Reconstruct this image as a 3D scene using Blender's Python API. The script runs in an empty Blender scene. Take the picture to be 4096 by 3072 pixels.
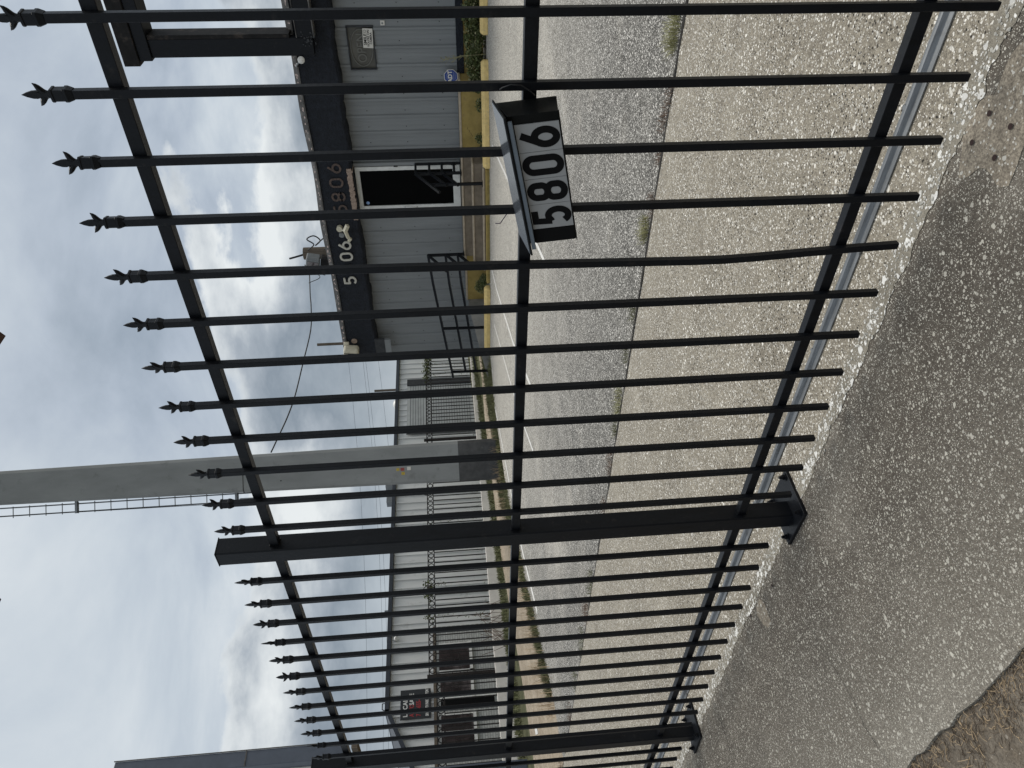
import bpy, bmesh, math, random
from mathutils import Vector, Matrix
R = math.radians
random.seed(7)
S = bpy.context.scene
COL = S.collection

# ------------------------------------------------------------------ camera
cd = bpy.data.cameras.new('Camera'); cam = bpy.data.objects.new('Camera', cd); COL.objects.link(cam)
cd.sensor_width = 36; cd.lens = 25.84; cd.clip_start = .02; cd.clip_end = 3000
rr = Vector((0.73649176, 0.67450064, -0.05127153)); uu = Vector((-0.01553365, 0.09263926, 0.99557856)); ff = Vector((-0.67626814, 0.73243897, -0.07870551))
m = Matrix.Identity(4)                       # the phone was held on its side: image right is the world's down
for i in range(3):
    m[i][0] = -uu[i]; m[i][1] = rr[i]; m[i][2] = -ff[i]
m.translation = (0, 0, 1.1208)
cam.matrix_world = m; S.camera = cam

# ------------------------------------------------------------------ render / light
S.view_settings.view_transform = 'Standard'; S.view_settings.look = 'None'
S.view_settings.gamma = 1; S.view_settings.exposure = 0.47; S.view_settings.use_curve_mapping = False
SUN_EL, SUN_AZ = 62, 20          # azimuth measured from +Y towards +X
sl = bpy.data.lights.new('Sun', 'SUN'); sl.energy = 1.5; sl.angle = R(38); sl.color = (1, .95, .86)
so = bpy.data.objects.new('Sun', sl); COL.objects.link(so)
sd = Vector((math.sin(R(SUN_AZ))*math.cos(R(SUN_EL)), math.cos(R(SUN_AZ))*math.cos(R(SUN_EL)), math.sin(R(SUN_EL))))
so.rotation_euler = sd.to_track_quat('Z', 'Y').to_euler(); so.location = sd*50

w = bpy.data.worlds.new('World'); S.world = w; w.use_nodes = True
nt = w.node_tree; N = nt.nodes; L = nt.links
bg = N['Background']; bg.inputs['Strength'].default_value = .1
def nd(t, nt_=None, **k):
    n = (nt_ or nt).nodes.new(t)
    for a, b in k.items(): setattr(n, a, b)
    return n
def mth(op, a, b=None, c=None, tree=None, clamp=False):
    t = tree or nt; n = t.nodes.new('ShaderNodeMath'); n.operation = op; n.use_clamp = clamp
    for i, v in enumerate((a, b, c)):
        if v is None: continue
        if isinstance(v, (int, float)): n.inputs[i].default_value = v
        else: t.links.new(v, n.inputs[i])
    return n.outputs[0]
def ramp(fac, stops, tree=None, interp='LINEAR'):
    t = tree or nt; n = t.nodes.new('ShaderNodeValToRGB'); t.links.new(fac, n.inputs[0]); cr = n.color_ramp; cr.interpolation = interp
    while len(cr.elements) < len(stops): cr.elements.new(.5)
    for e, (p, c) in zip(cr.elements, stops):
        e.position = p; e.color = (c, c, c, 1) if isinstance(c, (int, float)) else (*c, 1)
    return n.outputs[0]
def mix(fac, a, b, tree=None, blend='MIX'):
    t = tree or nt; n = t.nodes.new('ShaderNodeMix'); n.data_type = 'RGBA'; n.blend_type = blend; n.clamp_factor = True
    for i, v in ((0, fac), (6, a), (7, b)):
        if isinstance(v, (int, float)): n.inputs[i].default_value = v if i == 0 else (v, v, v, 1)
        elif isinstance(v, tuple): n.inputs[i].default_value = (*v, 1)
        else: t.links.new(v, n.inputs[i])
    return n.outputs[2]
sky = nd('ShaderNodeTexSky', sky_type='NISHITA'); sky.sun_disc = False
sky.sun_elevation = R(SUN_EL); sky.sun_rotation = R(SUN_AZ); sky.air_density = 1.4; sky.dust_density = 3
tc = nd('ShaderNodeTexCoord'); sp = nd('ShaderNodeSeparateXYZ'); L.new(tc.outputs['Generated'], sp.inputs[0])
X, Y, Z = sp.outputs
zz = mth('ADD', mth('MAXIMUM', Z, 0.0), .22)
cb = nd('ShaderNodeCombineXYZ'); L.new(mth('DIVIDE', X, zz), cb.inputs[0]); L.new(mth('DIVIDE', Y, zz), cb.inputs[1])
def noise(vec, scale, detail=6, rough=.55, dist=0., tree=None, lac=2.0):
    t = tree or nt; n = t.nodes.new('ShaderNodeTexNoise'); t.links.new(vec, n.inputs['Vector'])
    n.inputs['Scale'].default_value = scale; n.inputs['Detail'].default_value = detail; n.inputs['Roughness'].default_value = rough; n.inputs['Distortion'].default_value = dist
    return n.outputs[0]
hi = noise(cb.outputs[0], 1.25, 8, .56, .45)
hicol = ramp(hi, [(.32, (2.2, 2.65, 3.2)), (.44, (3.15, 3.62, 4.25)), (.55, (4.05, 4.52, 5.0)), (.68, (5.3, 5.65, 5.9))])
# the sky pales towards the zenith where the cloud veil is thin
hicol = mix(ramp(Z, [(.38, 0.0), (.80, .6)]), hicol, (4.95, 5.3, 5.6))
mp = nd('ShaderNodeMapping'); L.new(tc.outputs['Generated'], mp.inputs[0]); mp.inputs['Scale'].default_value = (1, 1, 2.0); mp.inputs['Location'].default_value = (.35, .10, .0)
big = noise(mp.outputs[0], 2.3, 3, .5, .2); fine = noise(mp.outputs[0], 7.5, 9, .6, .1); mid_ = noise(mp.outputs[0], 4.2, 6, .55, .25)
# height of the cumulus tops above the horizon in each direction
top_ = mth('ADD', mth('MULTIPLY', mth('SUBTRACT', big, .5), .42), mth('MULTIPLY', mth('SUBTRACT', fine, .5), .20))
top_ = mth('ADD', top_, mth('ADD', .235, mth('MULTIPLY', X, -.02)))
dep = mth('SUBTRACT', top_, Z)
cumask = ramp(mth('ADD', mth('MULTIPLY', dep, 1.0), .5), [(.486, 0.0), (.506, .95)])
tone = mth('ADD', mth('MULTIPLY', dep, 4.0), mth('MULTIPLY', mth('SUBTRACT', mid_, .5), 1.3))
cucol = ramp(tone, [(.0, (6.0, 6.25, 6.3)), (.15, (4.7, 5.0, 5.2)), (.32, (2.8, 3.15, 3.55)), (.52, (1.75, 2.1, 2.5)), (.85, (2.9, 3.3, 3.7))])
c1 = mix(cumask, hicol, cucol)
hz = ramp(Z, [(.03, .75), (.16, 0.0)])
c1 = mix(hz, c1, (4.3, 4.7, 5.0))
c2 = mix(.97, sky.outputs[0], c1)
L.new(c2, bg.inputs['Color'])

# ------------------------------------------------------------------ helpers
def newmat(name):
    mt = bpy.data.materials.new(name); mt.use_nodes = True
    return mt, mt.node_tree, mt.node_tree.nodes['Principled BSDF']
def objc(t):
    return t.nodes.new('ShaderNodeTexCoord').outputs['Object']
def bump(t, bs, h, strength=.3, dist=.01):
    b = t.nodes.new('ShaderNodeBump'); b.inputs['Strength'].default_value = strength; b.inputs['Distance'].default_value = dist
    t.links.new(h, b.inputs['Height']); t.links.new(b.outputs[0], bs.inputs['Normal'])
def simple(name, col, rough=.6, var=.25, scale=8, metal=0, bmp=.15, bscale=60, spec=.5, bd=.003, streak=None, dirt_or_reflection=None):
    mt, t, bs = newmat(name); v = objc(t)
    if streak:
        mpn = t.nodes.new('ShaderNodeMapping'); t.links.new(v, mpn.inputs[0]); mpn.inputs['Scale'].default_value = streak; v2 = mpn.outputs[0]
    else: v2 = v
    f = noise(v2, scale, 6, .6, tree=t)
    lo = tuple(c*(1-var) for c in col); hi_ = tuple(min(1, c*(1+var)) for c in col)
    c = ramp(f, [(.3, lo), (.7, hi_)], t)
    if dirt_or_reflection:
        dm = ramp(noise(v, dirt_or_reflection[1], 8, .65, tree=t), [(dirt_or_reflection[2], 0.0), (dirt_or_reflection[2]+.12, dirt_or_reflection[3])], t)
        c = mix(dm, c, dirt_or_reflection[0], t)
    t.links.new(c, bs.inputs['Base Color'])
    bs.inputs['Roughness'].default_value = rough; bs.inputs['Metallic'].default_value = metal
    bs.inputs['Specular IOR Level'].default_value = spec
    if bmp: bump(t, bs, noise(v, bscale, 5, .6, tree=t), bmp, bd)
    return mt
def aggregate(name, base, base2, stone, scales, patches=None, bmp=.4, rough=.9, dark=None, grain=(400, .35), bands=None):
    """exposed-aggregate concrete: random pale stones of several sizes in a mortar"""
    mt, t, bs = newmat(name); v = objc(t)
    c = ramp(noise(v, 2.2, 8, .6, tree=t), [(.33, base), (.67, base2)], t)
    if patches:
        for pc, ps, p0, pa in patches:
            c = mix(mth('MULTIPLY', ramp(noise(v, ps, 7, .6, .4, tree=t), [(p0, 0.0), (p0+.14, 1.0)], t), pa, tree=t), c, pc, t)
    if bands:      # wear and dirt that follow the slab's edges
        sy = t.nodes.new('ShaderNodeSeparateXYZ'); t.links.new(v, sy.inputs[0])
        yy_ = mth('ADD', sy.outputs[1], mth('MULTIPLY', mth('SUBTRACT', noise(v, bands[0][0], 6, .6, .3, tree=t), .5, tree=t), bands[0][1], tree=t), tree=t)
        for y0, y1, colr, amt in bands[1:]:
            mr = t.nodes.new('ShaderNodeMapRange'); t.links.new(yy_, mr.inputs[0]); mr.inputs[1].default_value = y0; mr.inputs[2].default_value = y1; mr.inputs[3].default_value = 0; mr.inputs[4].default_value = amt; mr.clamp = True
            c = mix(mr.outputs[0], c, colr, t)
    g = noise(v, grain[0], 3, .7, tree=t)
    for gs, ga in ((grain[0], grain[1]), (grain[0]*.28, grain[1]*.6)):
        gg = g if gs == grain[0] else noise(v, gs, 4, .65, tree=t)
        dk_ = mix(1.0, c, (.38, .36, .34), t, 'MULTIPLY'); lt_ = mix(1.0, c, (1.85, 1.85, 1.8), t, 'MULTIPLY')
        fr = ramp(gg, [(.38, 0.0), (.62, 1.0)], t)
        c = mix(ga, c, mix(fr, dk_, lt_, t), t)
    if dark:
        vo = t.nodes.new('ShaderNodeTexVoronoi'); t.links.new(v, vo.inputs['Vector']); vo.inputs['Scale'].default_value = dark[0]
        sc = t.nodes.new('ShaderNodeSeparateColor'); t.links.new(vo.outputs['Color'], sc.inputs[0])
        mk = mth('MULTIPLY', mth('LESS_THAN', vo.outputs['Distance'], .28, tree=t), mth('GREATER_THAN', sc.outputs[2], 1-dark[1], tree=t), tree=t)
        c = mix(mk, c, tuple(x*.22 for x in base), t)
    hs = None
    dv = t.nodes.new('ShaderNodeTexNoise'); t.links.new(v, dv.inputs['Vector']); dv.inputs['Scale'].default_value = 55
    for s, dens, rad in scales:
        av = t.nodes.new('ShaderNodeVectorMath'); av.operation = 'MULTIPLY_ADD'
        t.links.new(dv.outputs['Color'], av.inputs[0]); av.inputs[1].default_value = (.9/s,)*3; t.links.new(v, av.inputs[2])
        vo = t.nodes.new('ShaderNodeTexVoronoi'); t.links.new(av.outputs[0], vo.inputs['Vector']); vo.inputs['Scale'].default_value = s
        sc = t.nodes.new('ShaderNodeSeparateColor'); t.links.new(vo.outputs['Color'], sc.inputs[0])
        r_ = mth('MULTIPLY', mth('ADD', mth('MULTIPLY', sc.outputs[1], .75, tree=t), .25, tree=t), rad, tree=t)
        mk = mth('MULTIPLY', mth('LESS_THAN', vo.outputs['Distance'], r_, tree=t), mth('GREATER_THAN', sc.outputs[0], 1-dens, tree=t), tree=t)
        st = mix(sc.outputs[2], tuple(x*.5 for x in stone), stone, t)
        c = mix(mk, c, st, t); hs = mk if hs is None else mth('MAXIMUM', hs, mk, tree=t)
    t.links.new(c, bs.inputs['Base Color']); bs.inputs['Roughness'].default_value = rough; bs.inputs['Specular IOR Level'].default_value = .25
    if bmp: bump(t, bs, mth('ADD', g, mth('MULTIPLY', hs, .6, tree=t), tree=t), bmp, .002)
    return mt

M = {}
M['steel'] = simple('black_paint', (.0040, .0050, .0072), .42, .35, 14, 0, .25, 90, .22, streak=(4, 4, .8), dirt_or_reflection=((.040, .034, .030), 26, .60, .45))
M['steel_old'] = simple('old_dark_paint', (.014, .013, .013), .7, .5, 6, 0, .3, 40, .2, dirt_or_reflection=((.07, .055, .045), 6, .55, .7))
M['rust'] = simple('rust', (.09, .055, .045), .85, .5, 9, 0, .4, 60, .2)
M['galv'] = simple('galvanised', (.20, .21, .22), .45, .3, 9, .55, .15, 60, .5, streak=(1, 9, 9), dirt_or_reflection=((.12, .11, .10), 7, .58, .75))
M['dark_slab'] = aggregate('dark_concrete', (.068, .059, .050), (.122, .106, .088), (.68, .64, .55), [(62, .12, .38), (105, .42, .40), (170, .55, .40), (300, .55, .42)],
    patches=[((.20, .18, .155), 2.6, .54, .55), ((.050, .043, .037), 1.6, .58, .28), ((.15, .135, .115), 14, .52, .45)], grain=(420, .55), bands=[(2.2, .5), (1.15, .80, (.165, .148, .125), .75), (.80, .60, (.23, .21, .18), .8)])
M['light_slab'] = aggregate('pale_concrete', (.20, .178, .145), (.275, .248, .205), (.88, .84, .76), [(52, .22, .38), (95, .60, .42), (165, .65, .42)],
    patches=[((.15, .132, .11), 2.2, .55, .55), ((.33, .30, .25), 5.5, .56, .4)], dark=(80, .55), grain=(300, .55))
M['seam'] = aggregate('seam_pebbles', (.15, .135, .11), (.30, .275, .23), (.95, .93, .88), [(38, .55, .48), (70, .6, .46), (130, .6, .45)], bmp=.7)
M['fine_gravel'] = aggregate('fine_gravel', (.14, .12, .10), (.22, .19, .16), (.68, .62, .53), [(140, .6, .5), (240, .6, .5)], bmp=.8)
M['asphalt'] = aggregate('worn_asphalt', (.095, .090, .084), (.185, .176, .163), (.90, .86, .79), [(62, .5, .42), (100, .65, .44), (160, .6, .45)],
    patches=[((.075, .073, .070), .5, .50, .55), ((.40, .37, .33), .35, .52, .6), ((.30, .28, .25), 3.5, .55, .4)], grain=(90, .7), bmp=.6, bands=[(1.2, 1.4), (5.2, 3.6, (.062, .060, .056), .58), (5.2, 8.0, (.40, .375, .335), .55)])
M['path'] = aggregate('tan_path', (.25, .20, .145), (.36, .30, .23), (.6, .5, .38), [(20, .3, .4), (60, .3, .4)], grain=(60, .4))
M['soil'] = aggregate('soil', (.125, .105, .083), (.18, .155, .125), (.34, .30, .25), [(60, .12, .3), (140, .2, .3)], grain=(240, .35), patches=[((.10, .075, .05), 3, .56, .7)])
M['ground'] = simple('field', (.09, .09, .05), .95, .4, 2, 0, .5, 12, .1, .02)
M['siding'] = simple('grey_siding', (.215, .226, .229), .5, .10, 5, 0, .06, 20, .4, streak=(1, 1, .12), dirt_or_reflection=((.13, .135, .14), 9, .66, .5))
M['siding_w'] = simple('white_siding', (.70, .70, .685), .55, .08, 4, 0, .05, 20, .4, streak=(1, 1, .15), dirt_or_reflection=((.38, .37, .35), 3, .6, .45))
M['tar'] = simple('black_tar', (.0105, .0130, .0190), .75, .4, 10, 0, 1.0, 26, .35, .03)
M['tar2'] = simple('tar_board', (.045, .047, .05), .8, .3, 10, 0, .3, 30, .3)
M['coping'] = simple('coping', (.10, .095, .09), .6, .5, 5, 0, .3, 30, .3, dirt_or_reflection=((.30, .28, .26), 3.5, .55, .7))
M['torn'] = simple('torn_tabs', (.62, .50, .46), .8, .3, 18, 0, 0)
M['stucco'] = simple('stucco', (.34, .26, .21), .9, .35, 60, 0, .8, 70, .2, .01)
M['alu'] = simple('aluminium', (.68, .68, .65), .45, .1, 10, .15, .05, 40, .5)
M['yellow'] = simple('yellow_paint', (.70, .52, .22), .85, .18, 12, 0, .4, 60, .2, dirt_or_reflection=((.42, .36, .26), 14, .57, .6))
M['yellow_wall'] = simple('yellow_wall', (.34, .25, .085), .85, .25, 5, 0, .4, 50, .2, dirt_or_reflection=((.20, .14, .07), 5, .56, .6))
M['step'] = simple('step_concrete', (.20, .165, .125), .9, .25, 7, 0, .4, 60, .2, dirt_or_reflection=((.42, .33, .25), 9, .62, .5))
M['nosing'] = simple('step_nosing', (.42, .35, .26), .9, .2, 12, 0, .3, 60, .2)
M['conc'] = simple('ramp_concrete', (.27, .26, .24), .9, .2, 5, 0, .3, 60, .2, dirt_or_reflection=((.15, .14, .13), 4, .57, .6))
M['pole'] = simple('pole_concrete', (.255, .263, .26), .85, .14, 2.5, 0, .15, 40, .2, streak=(1, 1, .35), dirt_or_reflection=((.15, .15, .148), 4, .58, .5))
M['polebase'] = simple('pole_base_paint', (.078, .078, .078), .8, .3, 6, 0, .2, 40, .2, dirt_or_reflection=((.17, .17, .17), 11, .68, .7))
M['wood'] = simple('old_wood', (.14, .115, .09), .9, .35, 20, 0, .4, 40, .2, streak=(3, 3, .3))
M['white'] = simple('white_paint', (.72, .71, .68), .7, .1, 10, 0, .1, 60)
M['line'] = simple('line_paint', (.70, .68, .64), .85, .15, 12, 0, .4, 90, .2, dirt_or_reflection=((.34, .32, .30), 30, .56, .8))
M['letter'] = simple('ivory_letter', (.50, .48, .42), .5, .08, 10)
M['ghost'] = simple('rusty_letter', (.085, .06, .05), .8, .5, 40, 0, .5, 80, dirt_or_reflection=((.22, .17, .14), 60, .58, .8))
M['digit'] = simple('digit_black', (.004, .004, .0045), .6, .1, 10, 0, 0, spec=.12)
M['tile'] = simple('reflective_tile', (.33, .335, .335), .35, .03, 20, 0, .02, 200)
M['blackplastic'] = simple('black_plastic', (.006, .0065, .0065), .3, .3, 20, 0, .03, 60, .12)
M['solar'] = simple('solar_glass', (.065, .073, .083), .18, .04, 20, .0, 0, spec=.5)
M['lightbar'] = simple('light_bar', (.14, .17, .20), .3, .1, 20, 0, 0)
M['glass'] = simple('dark_glass', (.0018, .0018, .0018), .3, .2, 4, 0, 0, spec=.04)
M['winglass'] = simple('reflection_tinted_glass', (.055, .042, .042), .06, .5, 3, 0, 0, spec=.8, dirt_or_reflection=((.19, .16, .16), 1.6, .5, .8))  # pinkish tone and blotches are reflections painted into the glass colour
M['dusty'] = simple('dusty_glass', (.085, .080, .065), .35, .4, 3, 0, .05, 30, .4)
M['neon'] = simple('unlit_neon', (.15, .145, .125), .35, .1, 10, 0, 0)
M['paper'] = simple('plastic_sign', (.66, .63, .57), .6, .08, 12, 0, .05, 40)
M['blue'] = simple('blue_sign', (.012, .045, .22), .4, .1, 10, 0, 0)
M['beige'] = simple('beige_plastic', (.56, .52, .40), .5, .1, 12, 0, .05, 60)
M['greyplastic'] = simple('grey_plastic', (.20, .21, .21), .5, .15, 12, 0, .05, 60)
M['leaf'] = simple('leaf', (.085, .105, .032), .6, .45, 9, 0, .0)
M['leaf_pale'] = simple('leaf_pale', (.27, .25, .13), .6, .3, 20, 0, .0)
M['grass'] = simple('grass_blades', (.115, .118, .05), .8, .45, 6, 0, 0)
M['grass_pale'] = simple('moss_grass', (.27, .26, .12), .85, .3, 15, 0, 0)
M['dry'] = simple('dry_grass', (.42, .31, .19), .85, .35, 15, 0, 0)
M['brownweed'] = simple('brown_weed', (.13, .075, .045), .85, .4, 15, 0, 0)
M['ironwork'] = simple('wrought_iron', (.022, .018, .017), .7, .4, 10, 0, .1, 60, .3)
M['kerb_white'] = simple('whitewashed_kerb', (.80, .75, .69), .85, .12, 4, 0, .3, 50, .2, dirt_or_reflection=((.55, .46, .38), 3, .60, .5))
M['brickw'] = None
mt, t, bs = newmat('painted_brick'); v = objc(t)
mpn = t.nodes.new('ShaderNodeMapping'); t.links.new(v, mpn.inputs[0]); mpn.inputs['Rotation'].default_value = (0, R(90), 0)
sp2 = t.nodes.new('ShaderNodeSeparateXYZ'); t.links.new(v, sp2.inputs[0]); cb2 = t.nodes.new('ShaderNodeCombineXYZ'); t.links.new(sp2.outputs[1], cb2.inputs[0]); t.links.new(sp2.outputs[2], cb2.inputs[1])
br = t.nodes.new('ShaderNodeTexBrick'); t.links.new(cb2.outputs[0], br.inputs['Vector']); br.inputs['Scale'].default_value = 1
br.inputs['Brick Width'].default_value = .21; br.inputs['Row Height'].default_value = .07; br.inputs['Mortar Size'].default_value = .008
br.inputs['Color1'].default_value = (.50, .50, .48, 1); br.inputs['Color2'].default_value = (.42, .42, .40, 1); br.inputs['Mortar'].default_value = (.27, .27, .26, 1)
t.links.new(br.outputs[0], bs.inputs['Base Color']); bs.inputs['Roughness'].default_value = .8; M['brickw'] = mt
M['darktrim'] = simple('dark_trim', (.030, .036, .048), .5, .15, 8, 0, .05, 40)
M['cabinet'] = simple('cabinet_paint', (.085, .10, .13), .5, .12, 5, 0, .05, 30)
M['face'] = simple('pale_sign_face', (.52, .52, .50), .5, .06, 3, 0, .03, 30)
M['red'] = simple('red_letter', (.40, .035, .04), .5, .1, 20, 0, 0)
M['signblack'] = simple('sign_black', (.022, .024, .027), .5, .2, 8, 0, 0)
M['rollup'] = simple('rollup_door', (.46, .47, .46), .5, .12, 3, 0, .05, 30)
M['patchmat'] = aggregate('mortar_patch', (.17, .145, .115), (.27, .235, .19), (.66, .63, .56), [(60, .4, .42), (130, .4, .4)], grain=(200, .5))
M['crack'] = simple('crack', (.018, .015, .012), .95, .2, 30, 0, 0)
M['cable'] = simple('cable', (.02, .02, .022), .6, .2, 10, 0, 0)
M['sandy'] = aggregate('sandy_patch', (.27, .245, .205), (.36, .33, .275), (.5, .47, .4), [(90, .2, .3)])
M['sticker_y'] = simple('yellow_sticker', (.45, .33, .04), .5, .4, 60, 0, 0)
M['sticker_r'] = simple('red_sticker', (.30, .05, .04), .5, .4, 60, 0, 0)

class MB:
    def __init__(s): s.v = []; s.f = []
    def quad(s, *p):
        i = len(s.v); s.v += [tuple(q) for q in p]; s.f.append(tuple(range(i, i+len(p))))
    def box(s, x0, x1, y0, y1, z0, z1, mat=None):
        c = [(x, y, z) for z in (z0, z1) for y in (y0, y1) for x in (x0, x1)]
        if mat: c = [tuple(mat @ Vector(q)) for q in c]
        i = len(s.v); s.v += c
        for f in ((0, 2, 3, 1), (4, 5, 7, 6), (0, 1, 5, 4), (2, 6, 7, 3), (0, 4, 6, 2), (1, 3, 7, 5)): s.f.append(tuple(i+k for k in f))
        return s
    def prism(s, poly, a0, a1, fn):
        """poly of (p,q), extruded from a0 to a1; fn(p,q,a)->xyz"""
        n = len(poly); i = len(s.v)
        s.v += [fn(p, q, a0) for p, q in poly] + [fn(p, q, a1) for p, q in poly]
        s.f.append(tuple(range(i, i+n))[::-1]); s.f.append(tuple(range(i+n, i+2*n)))
        for k in range(n): s.f.append((i+k, i+(k+1) % n, i+n+(k+1) % n, i+n+k))
        return s
    def tube(s, pts, r, n=8, cap=True):
        pts = [Vector(p) for p in pts]; rs = r if isinstance(r, (list, tuple)) else [r]*len(pts)
        i0 = len(s.v); up = Vector((.13, .31, .94)); prev = None
        for k, p in enumerate(pts):
            d = (pts[min(k+1, len(pts)-1)]-pts[max(k-1, 0)]).normalized()
            a = (prev if prev is not None else (up if abs(d.dot(up)) < .9 else Vector((1, 0, 0)))); a = (a-d*a.dot(d)).normalized(); prev = a; b = d.cross(a)
            for j in range(n):
                t_ = 2*math.pi*(j+.5)/n; s.v.append(tuple(p+(a*math.cos(t_)+b*math.sin(t_))*rs[k]))
        for k in range(len(pts)-1):
            for j in range(n):
                s.f.append((i0+k*n+j, i0+k*n+(j+1) % n, i0+(k+1)*n+(j+1) % n, i0+(k+1)*n+j))
        if cap: s.f.append(tuple(i0+j for j in range(n))[::-1]); s.f.append(tuple(i0+(len(pts)-1)*n+j for j in range(n)))
        return s
    def loft(s, rings):
        """rings: list of (cx,cy,z,hx,hy,chamfer) octagonal cross-sections"""
        i0 = len(s.v); n = 8
        for cx, cy, z, hx, hy, c in rings:
            for x, y in ((hx-c, -hy), (hx, -hy+c), (hx, hy-c), (hx-c, hy), (-hx+c, hy), (-hx, hy-c), (-hx, -hy+c), (-hx+c, -hy)): s.v.append((cx+x, cy+y, z))
        for k in range(len(rings)-1):
            for j in range(n): s.f.append((i0+k*n+j, i0+k*n+(j+1) % n, i0+(k+1)*n+(j+1) % n, i0+(k+1)*n+j))
        s.f.append(tuple(i0+j for j in range(n))[::-1]); s.f.append(tuple(i0+(len(rings)-1)*n+j for j in range(n)))
        return s
    def build(s, name, mat, parent=None, bevel=0, smooth=False, loc=None):
        me = bpy.data.meshes.new(name); me.from_pydata(s.v, [], s.f); me.update()
        bm = bmesh.new(); bm.from_mesh(me); bmesh.ops.recalc_face_normals(bm, faces=bm.faces); bm.to_mesh(me); bm.free()
        me.materials.append(mat if not isinstance(mat, str) else M[mat]); o = bpy.data.objects.new(name, me); COL.objects.link(o)
        if parent: o.parent = parent
        if loc: o.location = loc
        if smooth:
            for p in me.polygons: p.use_smooth = True
        if bevel:
            b = o.modifiers.new('bevel', 'BEVEL'); b.width = bevel; b.segments = 2; b.limit_method = 'ANGLE'; b.angle_limit = R(40)
        return o
def tag(o, label=None, cat=None, group=None, kind=None):
    if label: o['label'] = label
    if cat: o['category'] = cat
    if group: o['group'] = group
    if kind: o['kind'] = kind
    return o
def empty(name, loc, label, cat, group=None):
    o = bpy.data.objects.new(name, None); o.empty_display_size = .1; COL.objects.link(o); o.location = loc
    return tag(o, label, cat, group)
def structure(o): o['kind'] = 'structure'; return o
def rebase(root):
    """parts are modelled in world coordinates; keep them there although the thing's origin is at its base"""
    bpy.context.view_layer.update()
    for c in root.children: c.location = Vector(c.location)-Vector(root.location)
def text(body, size, mat, frame, parent=None, name='lettering', ext=.002, off=0., xs=1., ls=1., align='CENTER', shear=0.):
    cu_ = bpy.data.curves.new(name, 'FONT'); cu_.body = body; cu_.size = size; cu_.extrude = ext; cu_.offset = off; cu_.align_x = align; cu_.align_y = 'CENTER'; cu_.space_character = ls; cu_.shear = shear
    cu_.resolution_u = 4
    o = bpy.data.objects.new(name, cu_); COL.objects.link(o); bpy.context.view_layer.update()
    me = bpy.data.meshes.new_from_object(o.evaluated_get(bpy.context.evaluated_depsgraph_get()))
    bpy.data.objects.remove(o); bpy.data.curves.remove(cu_)
    me.transform(Matrix.Diagonal((xs, 1, 1, 1))); me.transform(frame); me.materials.clear(); me.materials.append(M[mat])
    q = bpy.data.objects.new(name, me); COL.objects.link(q)
    if parent: q.parent = parent
    return q
def absorb(a, b_):
    """melt object b_ into part a (surface detail keeps its own material)"""
    bm = bmesh.new(); bm.from_mesh(a.data); n0 = len(bm.faces); bm.from_mesh(b_.data); bm.faces.ensure_lookup_table()
    a.data.materials.append(b_.data.materials[0]); k = len(a.data.materials)-1
    for f in bm.faces[n0:]: f.material_index = k
    bm.to_mesh(a.data); bm.free(); me = b_.data; bpy.data.objects.remove(b_); bpy.data.meshes.remove(me)
def frame(o, x, y, z):
    m = Matrix.Identity(4)
    for i in range(3): m[i][0] = x[i]; m[i][1] = y[i]; m[i][2] = z[i]; m[i][3] = o[i]
    return m
def F_front(x, y, z, rot=0):   # text facing -Y
    c, s = math.cos(rot), math.sin(rot)
    return frame((x, y, z), (c, 0, s), (-s, 0, c), (0, -1, 0))
def F_side(x, y, z):           # text facing +X
    return frame((x, y, z), (0, 1, 0), (0, 0, 1), (1, 0, 0))
def arc(cx, cy, rx, ry, a0, a1, n=14): return [(cx+rx*math.cos(R(a0+(a1-a0)*k/n)), cy+ry*math.sin(R(a0+(a1-a0)*k/n))) for k in range(n+1)]
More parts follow.
